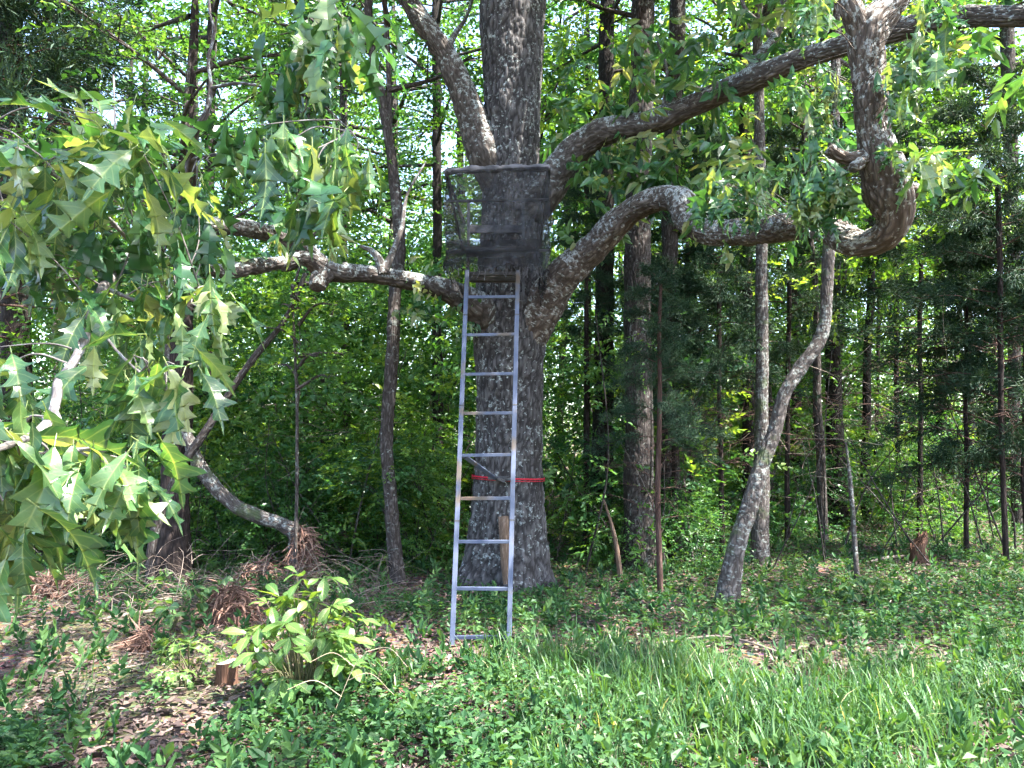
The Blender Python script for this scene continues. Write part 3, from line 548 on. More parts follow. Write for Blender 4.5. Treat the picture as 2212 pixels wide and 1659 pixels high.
def ladder_stand():
    fl, fr = G(976, 1397), G(1099, 1397); tl, tr = PD(1009, 585, 6.95), PD(1119, 585, 6.95)
    base = (fl + fr) / 2; base = np.array([base[0], base[1], gz(base[0], base[1])[0]])
    st = thing('ladder_stand', base, 'grey metal ladder stand with dark camouflage netting leaning on the oak', 'tree stand')
    def part(name, mb, mat, parent=st, **kw):
        return obj(name, mb.build(name, mat, base), parent, **kw)
    fl = fl - np.array([0, 0, .03]); fr = fr - np.array([0, 0, .03])
    ax = np.array([1.0, 0, 0])
    rails = []
    for a, b in ((fl, tl), (fr, tr)):
        mb = MB(); box(mb, a, b, .038, .038, side=ax); r_ = part('rail', mb, M['paint']); rails.append(r_)
        for f in (.30, .60, .86):          # sleeves where the ladder sections plug together
            mb = MB(); q = a + (b - a) * f; u = (b - a) / np.linalg.norm(b - a); box(mb, q, q + u * .012, .0425, .0425, side=ax); obj('section_joint', mb.build('section_joint', M['dark_metal'], base), r_)
    def at(a, b, y):
        lo, hi = 0, 1
        for _ in range(40):
            m = (lo + hi) / 2
            if project(a + (b - a) * m)[1] > y: lo = m
            else: hi = m
        return a + (b - a) * lo
    for yl, yr in ((642, 641), (724, 722), (809, 807), (893, 892), (984, 982), (1077, 1076), (1170, 1170), (1271, 1272), (1377, 1375)):
        a, b = at(fl, tl, yl), at(fr, tr, yr); d = (b - a) / np.linalg.norm(b - a)
        mb = MB(); box(mb, a + d * .018, b - d * .018, .026, .03, side=(0, 0, 1)); part('rung', mb, M['paint'])
    # standing platform, seat and cage
    zP = tl[2] - .02; x0, x1 = tl[0] - .01, tr[0] + .01; yF = tl[1] + .03; yB = yF + .34
    mb = MB(); 
    for (p, q) in (((x0, yF, zP), (x0, yB, zP)), ((x1, yF, zP), (x1, yB, zP)), ((x0 + .02, yF, zP), (x1 - .02, yF, zP)), ((x0 + .02, yB - .02, zP), (x1 - .02, yB - .02, zP))): box(mb, p, q, .03, .03, side=(0, 0, 1))
    pf = part('platform_frame', mb, M['dark_metal'])
    for k in range(4):
        y = yF + .05 + k * (yB - yF - .10) / 3; mb = MB(); box(mb, (x0 + .015, y, zP + .004), (x1 - .015, y, zP + .004), .018, .05, side=(0, 0, 1)); obj('slat', mb.build('slat', M['dark_metal'], base), pf)
    yB = OAKY - .42; zs = zP + .50
    mb = MB(); box(mb, (x0 - .08, yB - .20, zs), (x1 + .08, yB - .20, zs), .05, .30, side=(0, 0, 1), bev=.4); part('seat', mb, M['dark_cloth'])
    mb = MB(); box(mb, (x0 - .05, yB + .0, zs + .30), (x1 + .05, yB + .0, zs + .30), .09, .03, side=(0, 0, 1), bev=.4); part('backrest', mb, M['dark_cloth'])
    for sx in (x0 - .06, x1 + .06):
        mb = MB(); box(mb, (sx, yB - .03, zP), (sx, yB - .03, zs + .62), .03, .03, side=ax); part('upright', mb, M['dark_metal'])
    # cage: front shooting rail, side rails, posts
    A, B = PD(962, 371, 6.72), PD(1187, 363, 6.72); A2, B2 = np.array([A[0] + .06, yB, A[2] + .03]), np.array([B[0] - .06, yB, B[2] + .03])
    zb = PD(1075, 588, 6.72)[2]; Ab, Bb = np.array([A[0] + .01, A[1] + .02, zb]), np.array([B[0] + .02, B[1] + .02, zb])
    mb = MB(); r = np.random.default_rng(3); k = np.linspace(0, 1, 60)[:, None]; C = A + (B - A) * k; C[:, 2] += .010 * np.sin(k[:, 0] * 5) + .012 * (k[:, 0] > .55)
    tube(mb, C, .026 + .006 * np.sin(np.linspace(0, 30, 60)) + .006 * r.random(60), 14, lump=.006); part('padded_rail', mb, M['dark_cloth'])
    for p, q in ((A, A2), (B, B2)):
        mb = MB(); box(mb, p, q, .03, .03); part('side_rail', mb, M['dark_cloth'])
    for p, q in ((A, np.array([Ab[0] + .05, yB - .3, zs])), (B, np.array([Bb[0] - .05, yB - .3, zs]))):
        mb = MB(); box(mb, p + np.array([0, .03, 0]), q, .025, .025); part('arm_brace', mb, M['dark_metal'])
    for yy in (435, 545):
        mb = MB(); p, q = PD(964, yy, 6.80), PD(1186, yy - 4, 6.80); box(mb, p, q, .022, .022); part('cross_bar', mb, M['dark_metal'])
    # the netting skirt: front and two returns, creased, with a ragged hem
    def cloth(P0, P1, zbot, nx, nz_, seed):
        rg = np.random.default_rng(seed); u = np.linspace(0, 1, nx); v = np.linspace(0, 1, nz_); U, W = np.meshgrid(u, v, indexing='ij')
        top = P0[None, None] + (P1 - P0)[None, None] * U[..., None]; nrm = np.cross(P1 - P0, [0, 0, 1]); nrm /= np.linalg.norm(nrm)
        q = np.stack([U.ravel() * 7 + seed, W.ravel() * 2.2, 0 * U.ravel()], 1); wob = (fbm(q, 3, seed) - .5).reshape(U.shape) * .09 * (.25 + W)
        hem = (fbm(np.stack([u * 22 + seed, 0 * u, 0 * u], 1), 3, 4) - .5) * .10
        Z = top[..., 2] + (zbot + hem[:, None] - top[..., 2]) * W
        sag = .02 * np.sin(W * 18 + 3 * U) * W
        V = np.stack([top[..., 0] + nrm[0] * (wob + sag) , top[..., 1] + nrm[1] * (wob + sag), Z], -1); V[..., 0] += .012 * np.sin(W * 9 + U * 4 + seed)
        i = np.arange(nx - 1)[:, None] * nz_; j = np.arange(nz_ - 1)[None, :]; F = np.stack([i + j, i + nz_ + j, i + nz_ + j + 1, i + j + 1], -1).reshape(-1, 4)
        return V.reshape(-1, 3), F
    fo = np.array([0, -.034, 0])
    for (p, q, nx, sd) in ((A + fo, B + fo, 70, 1), (A + fo * .5 + np.array([-.012, 0, 0]), A2, 40, 2), (B + fo * .5 + np.array([.012, 0, 0]), B2, 40, 3)):
        V, F = cloth(p, q, zb, nx, 50, sd); mb = MB(); mb.add(V, [F]); part('netting', mb, M['net'])
    # a doubled band of netting low on the front
    P0, P1 = A + fo + np.array([.02, -.012, -.62]), B + fo + np.array([-.10, -.012, -.64]); V, F = cloth(P0, P1, zb + .03, 60, 16, 8); mb = MB(); mb.add(V, [F]); part('netting_fold', mb, M['net'])
    # loose threads under the hem
    mb = MB(); rg = np.random.default_rng(9)
    for k in range(26):
        x = rg.uniform(A[0], B[0]); a = np.array([x, A[1] - .03, zb + .03]); C = spline(np.array([a, a + [rg.normal(0, .012), 0, -.05], a + [rg.normal(0, .025), 0, -rg.uniform(.06, .13)]]), 4); tube(mb, C, np.full(len(C), .0022), 4, cap=False)
    part('frayed_threads', mb, M['dark_cloth'])
    # stabiliser strut between ladder and trunk
    p, q = PY(1004, 986, at(fl, tl, 986)[1] + .02), PY(1070, 1033, OAKY - .42)
    mb = MB(); box(mb, p, q, .035, .03); part('strut', mb, M['paint'])
    mb = MB(); e = PY(1102, 1036, OAKY - .42); box(mb, q - np.array([.08, 0, .0]), e + np.array([.05, 0, .0]), .03, .04, side=(0, 0, 1)); part('trunk_bracket', mb, M['dark_metal'])
ladder_stand()

def oak_radius_pts(z, dz_l, dz_r, grow):
    """a band round the trunk at height z"""
    th = np.linspace(0, 2 * np.pi, 97); r = .41 + grow
    return np.stack([oak_base[0] + .03 + r * np.cos(th), oak_base[1] + r * np.sin(th), z + (np.cos(th) * (dz_r - dz_l) / 2)], 1)
def strap():
    z = PY(1100, 1034, OAKY - .38)[2]; mb = MB()
    for o, w in ((0, .019), (.024, .007)):
        C = oak_radius_pts(z - o, .015, -.02, .0); n = len(C) - 1; C = C[:-1]; T = np.array([0, 0, 1.0])
        nr = norm(C - np.array([oak_base[0] + .03, oak_base[1], 0]) * np.array([1, 1, 0]) - np.array([0, 0, 1]) * C[:, 2:]); nr[:, 2] = 0; nr = norm(nr)
        V = np.concatenate([C - T * w / 2, C + T * w / 2, C + T * w / 2 + nr * .004, C - T * w / 2 + nr * .004]); i = np.arange(n); j = (i + 1) % n
        mb.add(V, [np.concatenate([np.stack([i + a * n, j + a * n, j + b * n, i + b * n], 1) for a, b in ((1, 0), (2, 1), (3, 2), (0, 3))])])
    b = np.array([oak_base[0], oak_base[1], z]); st = thing('ratchet_strap', b, 'bright red strap cinched round the oak trunk behind the ladder', 'strap')
    obj('webbing', mb.build('webbing', M['strap'], b), st)
    mb = MB(); p = PY(1085, 1034, OAKY - .42); box(mb, p - np.array([.07, .0, 0]), p + np.array([.07, .0, 0]), .05, .04, side=(0, 0, 1)); box(mb, p - np.array([.05, .03, -.005]), p + np.array([.03, -.03, -.03]), .03, .03, side=(0, 0, 1)); obj('buckle', mb.build('buckle', M['dark_metal'], b), st)
strap()
def leaning_log():
    C, R = limb_from([(1097, 1262, OAKY - .62, 22), (1094, 1220, OAKY - .58, 24), (1090, 1160, OAKY - .52, 23), (1087, 1116, OAKY - .47, 22)]); b = C[0].copy()
    C, R = dense(C, R, .02); mb = MB(); tube(mb, C, R, 24, bark=.004, cell=.02, lump=.006, cap=False)
    n = 24; T, A_, B_ = frames(C); top = mb.V[-1][-n:]; cen = top.mean(0)
    lg = thing('cut_log', b, 'pale brown cut log propped upright against the oak beside the right ladder rail', 'log'); obj('bark', mb.build('bark', M['wood'], b), lg)
    mb = MB(); mb.add(np.vstack([top, cen[None]]), [np.stack([np.arange(n), (np.arange(n) + 1) % n, np.full(n, n)], 1)]); obj('cut_end', mb.build('cut_end', M['cut_wood'], b), lg)
leaning_log()

# ------------------------------------------------------------------ crowns shared by the other trees
def crown_proto(seed, mat, H=8.0, Rr=2.6, nb=13, leaf=(.115, .068), per=8, sub=6, spr=4, tone=(.2, .8)):
    r = np.random.default_rng(seed); mb = MB(); P = []; D = []; T0 = []; Cx = np.stack([.06 * np.sin(np.arange(9) * 1.7 + seed), .06 * np.cos(np.arange(9) * 1.3), np.linspace(-.05, H * .96, 9)], 1); tube(mb, Cx, np.linspace(.045, .008, 9) * min(1, H / 6), 7, mat=1, cap=False)
    for k in range(nb):
        z = H * (.04 + .9 * (k + r.random() * .8) / nb); az = k * 2.4 + r.normal(0, .3); prof = math.sin(math.pi * min(1, .22 + .75 * z / H)) ** .7
        Lb = Rr * prof * r.uniform(.7, 1.2); el = r.uniform(.05, .6); d = np.array([math.cos(az) * math.cos(el), math.sin(az) * math.cos(el), math.sin(el)])
        a = np.array([0, 0, z * .94]); e = a + d * Lb; mid = (a + e) / 2 + r.normal(0, .1, 3); C = spline(np.array([a, mid, e]), 5)
        tube(mb, C, np.linspace(.045, .012, len(C)), 5, mat=1, cap=False); tn = r.uniform(*tone)
        for s in range(sub):
            q = C[int(len(C) * (.25 + .72 * s / sub))]; dd = d + r.normal(0, .7, 3); dd[2] = abs(dd[2]) * .35; dd /= np.linalg.norm(dd); l2 = Lb * .38 * r.uniform(.6, 1.2)
            C2 = np.array([q, q + dd * l2]); tube(mb, C2, np.array([.012, .005]), 4, mat=1, cap=False)
            for w in range(spr):
                P.append(q + dd * l2 * (.3 + .8 * w / spr) + r.normal(0, .14, 3)); D.append(dd + r.normal(0, .7, 3)); T0.append(np.clip(tn + r.normal(0, .12), 0, 1))
    D = np.array(D); D[:, 2] *= .4
    sprays(mb, np.array(P), D, per, .42, leaf[0], leaf[1], 0, r, t0=np.array(T0), flat=.4)
    return mb.build('crown', [mat, M['grey_bark']])
CROWNS = [crown_proto(1, M['green']), crown_proto(2, M['green_b'], 9, 2.9, 14), crown_proto(3, M['yellow_green'], 7.5, 2.5), crown_proto(4, M['green'], 10, 2.4, 15), crown_proto(5, M['green_b'], 6, 2.2, 10, per=8)]
SAPS = [crown_proto(11, M['green'], 2.6, 1.0, 8, (.10, .06), 8, 4, 3), crown_proto(12, M['green_b'], 2.2, .9, 8, (.085, .055), 8, 4, 3), crown_proto(13, M['yellow_green'], 2.8, 1.1, 8, (.11, .065), 8, 4, 3)]

def cedar_proto(seed, H=6.0, Rr=1.7, nb=46, dead=.25):
    r = np.random.default_rng(seed); mb = MB(); B = []; A = []; N = []; T0 = []
    for k in range(nb):
        f = (k + r.random()) / nb; z = H * f; az = k * 2.4 + r.normal(0, .4); Lb = Rr * (1 - .8 * f) * r.uniform(.6, 1.15); el = r.uniform(-.15, .35)
        d = np.array([math.cos(az) * math.cos(el), math.sin(az) * math.cos(el), math.sin(el)]); a = np.array([0, 0, z]); e = a + d * Lb - np.array([0, 0, .12 * Lb])
        C = spline(np.array([a, (a + e) / 2 + np.array([0, 0, .1 * Lb]), e]), 6); tube(mb, C, np.linspace(.010, .002, len(C)), 4, mat=1, cap=False)
        isdead = f < dead
        for s in range(18):
            q = C[int((len(C) - 1) * (.2 + .8 * s / 16))]; dd = d + r.normal(0, .6, 3); dd /= np.linalg.norm(dd); l2 = .16 + .28 * Lb * r.random() * .6
            if isdead or s % 4 == 0:
                C2 = np.array([q, q + dd * l2 * .5 + r.normal(0, .02, 3), q + dd * l2 + r.normal(0, .05, 3)]); tube(mb, C2, np.array([.004, .003, .0015]), 3, mat=1, cap=False)
            if not isdead:
                n = 34; t = r.random(n); b = q + dd * l2 * t[:, None] + r.normal(0, .035, (n, 3)); B.append(b); A.append(dd + r.normal(0, .55, (n, 3)) - np.array([0, 0, .15])); N.append(r.normal(0, 1, (n, 3))); T0.append(np.clip(r.random() + r.normal(0, .2, n), 0, 1))
    B, A, N, T0 = map(np.concatenate, (B, A, N, T0)); m = len(B)
    leaves(mb, B, A, N, r.uniform(.06, .13, m), r.uniform(.008, .018, m), T0, 0, fold=.1)
    return mb.build('cedar_crown', [M['cedar'], M['cedar_bark']])
CEDARS = [cedar_proto(1), cedar_proto(2, 5.0, 1.9, 44, .3), cedar_proto(3, 3.6, 1.5, 40, .08)]

# ------------------------------------------------------------------ the other trees, each with trunk and crown
def tree(name, label, pts, Y=None, mat='grey_bark', crowns=(), group=None, cat='tree', bark=.006, top=True, sides=26, step=.04, flare=.0):
    if Y is None: b = G(pts[0][0], pts[0][1]); Y = b[1]
    else: b = PY(pts[0][0], pts[0][1], Y); b[2] = gz(b[0], b[1])[0]
    q = [(x, y, Y, w) for x, y, w in pts]; C, R = limb_from(q); C[0] = b - np.array([0, 0, .12])
    if C[1][2] < b[2] + .1: C = np.delete(C, 1, 0); R = np.delete(R, 1)
    if flare: R[0] *= 1 + flare
    if top:
        d = C[-1] - C[-2]; d /= np.linalg.norm(d); d = d * .3 + np.array([0, 0, .7]); k = max(1.0, 12.5 - C[-1][2]); C = np.vstack([C, C[-1] + d * k * .5, C[-1] + d * k]); R = np.append(R, [R[-1] * .75, R[-1] * .4])
    # small natural crookedness
    t = thing(name, b, label, cat, group)
    Cd, Rd = dense(C, R, step); w = np.arange(len(Cd)) * step
    Cd = Cd + np.stack([(fbm(np.stack([w * .9, 0 * w + b[0] * 7, 0 * w], 1), 2, 1) - .5) * .10 * np.minimum(1, w), (fbm(np.stack([w * .9, 0 * w + b[1] * 5, 0 * w + 9], 1), 2, 2) - .5) * .12 * np.minimum(1, w), 0 * w], 1) * (.6 if Rd[0] > .05 else .5)
    mb = MB(); tube(mb, Cd, Rd, sides, bark=bark, cell=.035, lump=.08 * float(np.median(Rd)), seed=abs(int(b[0] * 31)) % 40); obj('trunk', mb.build('trunk', M[mat], b), t)
    for (me, z, s, rot) in crowns:
        k = np.argmin(np.abs(Cd[:, 2] - (b[2] + z))); c = obj('crown', me, t, Vector(Cd[k] - b)); c.scale = (s, s, s); c.rotation_euler = (0, 0, rot)
    return t
K = CROWNS
tree('slim_tree', 'slim grey-barked tree standing left of the ladder, its trunk gently curving', [(862, 1262, 36), (846, 1100, 31), (838, 960, 29), (848, 800, 29), (856, 650, 28), (866, 520, 29), (852, 380, 24), (824, 215, 20), (802, 90, 18), (795, -120, 16)], mat='grey_bark', crowns=[(K[0], 5.2, .8, .3)], sides=40, step=.02, bark=.008)
tree('tall_tree', 'thick straight dark-barked tree right behind the oak, beside the red cedar stem', [(1384, 1228, 84), (1382, 1120, 68), (1380, 900, 62), (1378, 700, 58), (1378, 500, 55), (1384, 250, 52), (1387, 60, 50), (1388, -200, 46)], mat='grey_bark', crowns=[(K[1], 6.3, .9, 1.0)], sides=70, step=.02, bark=.014, flare=.12)
tree('tall_tree', 'straight trunk close behind the thick dark tree, half hidden by it', [(1449, 1206, 50), (1446, 1000, 42), (1441, 800, 38), (1446, 500, 35), (1453, 300, 36), (1462, 100, 36), (1466, -200, 32)], crowns=[(K[3], 7.5, .8, 2.2)], sides=40, bark=.01, flare=.1)
tree('dark_tree', 'blackish trunk in shade between the oak and the thick straight tree', [(1297, 1182, 70), (1300, 1100, 54), (1302, 900, 46), (1305, 700, 42), (1308, 450, 38), (1312, -100, 30)], mat='dark_bark', crowns=[(K[4], 6.8, .9, .4)], sides=36, bark=.01, flare=.15)
tree('cedar_sapling', 'thin reddish cedar stem with bare dead twigs in front of the thick tree', [(1427, 1285, 14), (1425, 1180, 13), (1423, 1000, 12), (1422, 850, 10), (1424, 720, 8), (1426, 600, 6)], mat='cedar_bark', top=False, sides=16, bark=.002, crowns=[(CEDARS[1], .75, .52, .7)])
tree('leaning_tree', 'crooked pale trunk leaning right, patched with moss, right of the oak', [(1567, 1302, 56), (1586, 1200, 42), (1616, 1090, 37), (1638, 1010, 34), (1670, 930, 31), (1694, 850, 29), (1730, 790, 31), (1766, 742, 29), (1784, 690, 26), (1788, 620, 26), (1791, 520, 25), (1800, 300, 22), (1812, 0, 18)], mat='pale_bark', crowns=[(K[2], 5.4, .6, 1.7)], sides=48, step=.02, bark=.009, flare=.1)
tree('moss_trunk_tree', 'upright trunk just behind the leaning pale tree', [(1640, 1218, 44), (1642, 1100, 36), (1646, 900, 29), (1648, 700, 27), (1645, 560, 25), (1640, 200, 22), (1636, -100, 20)], mat='pale_bark', crowns=[(K[0], 6.4, .7, 2.0)], sides=32, bark=.007)
tree('dark_tree', 'black trunk right of the leaning tree, broad at its foot', [(1813, 1133, 56), (1807, 1020, 42), (1801, 800, 33), (1803, 600, 28), (1806, 450, 25), (1810, 0, 20)], mat='dark_bark', crowns=[(K[1], 6.0, .8, .2)], sides=30, flare=.2)
tree('slim_tree', 'slender dark stem touching the left side of the black trunk', [(1779, 1172, 23), (1773, 1000, 20), (1766, 850, 18), (1760, 650, 14), (1750, 500, 12), (1735, 200, 10)], mat='grey_bark', crowns=[(K[4], 4.6, .55, 2.7)], sides=20, bark=.004)
tree('slim_tree', 'straight slim dark trunk second right of the leaning tree, lit green behind', [(1872, 1124, 24), (1870, 950, 19), (1873, 800, 17), (1880, 600, 15), (1886, 450, 13), (1895, 100, 12)], mat='dark_bark', crowns=[(K[2], 5.2, .7, .9)], sides=20)
tree('slim_tree', 'dark straight trunk seen just left of the bend in the leaning tree', [(1722, 1105, 26), (1720, 900, 23), (1715, 700, 21), (1712, 500, 19), (1710, 0, 16)], mat='dark_bark', crowns=[(K[3], 6.5, .7, 1.9)], sides=20)
tree('slim_tree', 'single dark trunk standing in the brown thicket at far right', [(2040, 1108, 30), (2035, 950, 25), (2030, 800, 21), (2028, 600, 18), (2025, 0, 16)], mat='dark_bark', crowns=[(K[0], 6.5, .8, .5)], sides=20)
tree('slim_tree', 'very thin stem between the two dark trunks at right', [(1946, 1114, 13), (1941, 980, 11), (1938, 850, 11), (1934, 500, 9), (1930, 200, 8)], mat='dark_bark', crowns=[(K[4], 5.0, .6, 1.5)], sides=14, bark=.003)
tree('slim_tree', 'dark trunk seen between the slim curving tree and the ladder', [(951, 1110, 30), (949, 900, 25), (946, 700, 21), (942, 0, 18)], Y=13.2, mat='dark_bark', crowns=[(K[1], 6.0, .8, 2.9)], sides=20)
tree('cedar_tree', 'large reddish stringy-barked cedar trunk at left behind the oak leaves', [(374, 1252, 82), (379, 1130, 66), (385, 900, 58), (389, 750, 50), (396, 560, 38), (404, 380, 28), (410, 200, 22), (415, 60, 18)], mat='dark_cedar', crowns=[(K[0], 3.6, .8, .6)], sides=44, step=.03, bark=.014, flare=.15)
tree('dark_tree', 'dark broad trunk at the left edge behind the drooping leaves', [(32, 1190, 74), (36, 900, 60), (32, 400, 52), (22, 0, 46)], mat='dark_bark', crowns=[(CEDARS[1], 4.3, 1.5, .4)], sides=36, flare=.1)
tree('slim_tree', 'tall narrow trunk rising behind the pale branch at upper left', [(440, 1140, 30), (448, 700, 24), (455, 300, 21), (460, 0, 19)], Y=12.4, mat='dark_bark', crowns=[(K[0], 4.8, .9, .8)], sides=22)
tree('leaning_tree', 'thin brown stem leaning right across the left thicket', [(323, 1270, 20), (333, 1160, 19), (392, 1012, 19), (432, 948, 19), (490, 852, 17), (550, 766, 15), (612, 690, 12), (660, 590, 9)], mat='grey_bark', top=False, crowns=[(SAPS[0], 3.2, .8, 1.0)], sides=18, bark=.004)
tree('bent_tree', 'grey trunk bent over in an arc from the shaggy stump at left', [(652, 1262, 66), (650, 1200, 56), (640, 1155, 40), (606, 1132, 29), (555, 1115, 30), (500, 1085, 30), (440, 1020, 29), (407, 950, 27), (386, 885, 24), (370, 790, 20), (356, 700, 18), (346, 600, 13)], mat='pale_bark', top=False, crowns=[(SAPS[1], 3.4, .9, 2.0)], sides=34, step=.02, bark=.008)
tree('sapling', 'pencil-thin grey sapling rising in front of the shaggy stump', [(640, 1272, 9), (638, 1150, 8), (640, 1000, 8), (641, 900, 7), (636, 750, 6), (630, 610, 4)], mat='grey_bark', top=False, crowns=[(SAPS[2], 2.0, .5, .3)], sides=10, bark=0)
tree('slim_tree', 'dark trunk at the far right edge beside the upper limb', [(2196, 1100, 22), (2190, 600, 26), (2182, 200, 28), (2176, 0, 28)], Y=13.0, mat='grey_bark', crowns=[(K[2], 5.0, 1.0, .1)], sides=22)
tree('slim_tree', 'dark trunk behind the dip of the low right limb', [(1620, 1105, 30), (1616, 800, 27), (1612, 550, 28), (1608, 0, 26)], Y=13.4, mat='dark_bark', crowns=[(K[3], 6.2, .9, .6)], sides=22)
tree('dead_snag', 'bare grey dead stick standing alone in the ground cover at right', [(1853, 1262, 12), (1846, 1150, 11), (1839, 1050, 10), (1828, 955, 5)], mat='pale_bark', top=False, sides=12, bark=.002, cat='dead tree')
tree('dead_snag', 'thin dead stick leaning left between the dark trunk and thick tree', [(1343, 1253, 13), (1330, 1165, 10), (1306, 1080, 5)], mat='wood', top=False, sides=12, bark=.002, cat='dead tree')
tree('cedar_tree', 'dark feathery cedar behind the leaning pale tree', [(1560, 1150, 13), (1556, 900, 10), (1552, 600, 10)], Y=10.8, mat='dark_cedar', top=False, crowns=[(CEDARS[0], 1.0, .85, 2.0)], sides=16, bark=.003)
tree('cedar_tree', 'dark cedar with drooping boughs at the right edge', [(2170, 1130, 13), (2165, 900, 11), (2160, 400, 12)], Y=9.8, mat='dark_cedar', top=False, crowns=[(CEDARS[1], 1.3, 1.0, .5)], sides=16, bark=.003)
tree('cedar_tree', 'dark cedar filling the gap between the thick straight tree and leaning tree', [(1490, 1160, 13), (1488, 900, 10), (1484, 560, 10)], Y=11.0, mat='dark_cedar', top=False, crowns=[(CEDARS[1], .9, 1.0, 4.1)], sides=16, bark=.003)
tree('cedar_tree', 'dark cedar boughs close behind the black trunk at right', [(1700, 1130, 13), (1702, 900, 10), (1705, 560, 10)], Y=12.2, mat='dark_cedar', top=False, crowns=[(CEDARS[0], 1.2, .95, 5.2)], sides=16, bark=.003)
tree('cedar_tree', 'shadowy cedar just left of the lone trunk at far right', [(1985, 1130, 13), (1987, 900, 10), (1990, 560, 10)], Y=12.6, mat='dark_cedar', top=False, crowns=[(CEDARS[1], 1.6, 1.1, 1.3)], sides=16, bark=.003)
tree('cedar_tree', 'dark cedar foliage hanging right beside the oak trunk', [(1262, 1170, 10), (1266, 900, 13), (1268, 560, 8)], Y=10.9, mat='dark_cedar', top=False, crowns=[(CEDARS[0], 2.0, .6, .2)], sides=16, bark=.003)
tree('cedar_tree', 'low dark cedar in front of the lone trunk at far right', [(2085, 1140, 12), (2087, 900, 9), (2088, 650, 6)], Y=10.6, mat='dark_cedar', top=False, crowns=[(CEDARS[2], .9, 1.0, 2.3)], sides=14, bark=.003)
tree('cedar_tree', 'low dark cedar right of the broken stump at the picture edge', [(2215, 1150, 12), (2213, 900, 9), (2212, 650, 6)], Y=10.2, mat='dark_cedar', top=False, crowns=[(CEDARS[2], .7, 1.1, .3)], sides=14, bark=.003)
tree('cedar_tree', 'small dark cedar behind the thin reddish cedar stem', [(1455, 1170, 12), (1454, 900, 9), (1452, 700, 6)], Y=10.4, mat='dark_cedar', top=False, crowns=[(CEDARS[2], 1.3, .75, 4.3)], sides=14, bark=.003)
tree('cedar_tree', 'dark cedar hiding the sky in the upper left corner', [(-60, 1150, 30), (-50, 800, 26), (-40, 300, 11), (-30, -100, 12)], Y=9.4, mat='dark_cedar', top=False, crowns=[(CEDARS[0], 2.4, 1.5, 3.0), (CEDARS[1], 3.2, 1.6, 1.0)], sides=18, bark=.005)
rt = np.random.default_rng(77)
far_label = 'thin dark trunk in the crowd of far trees deep in the woods'
for k in range(46):
    Y = rt.uniform(14.5, 34); x = rt.uniform(-100, 2320) if k % 3 else rt.uniform(1480, 2212); w = rt.uniform(.09, .24)
    wp = w * FPX / Y; lean = rt.normal(0, 25); by = project((0, Y, 0))[1]
    tree('far_tree', far_label, [(x, by, wp * 1.2), (x + lean * .3, by - 160, wp), (x + lean, by - 500, wp * .9), (x + lean * 1.5, by - 900, wp * .75)], Y=Y, mat='dark_bark' if k % 2 else 'grey_bark', crowns=[(K[k % 5], rt.uniform(4.5, 7.5), rt.uniform(.9, 1.35), rt.uniform(0, 6.28))] + ([(K[(k + 2) % 5], rt.uniform(8.5, 10), 1.2, rt.uniform(0, 6))] if k % 4 == 0 else []), group='far trees deep in the woods', sides=12, step=.12, bark=0)

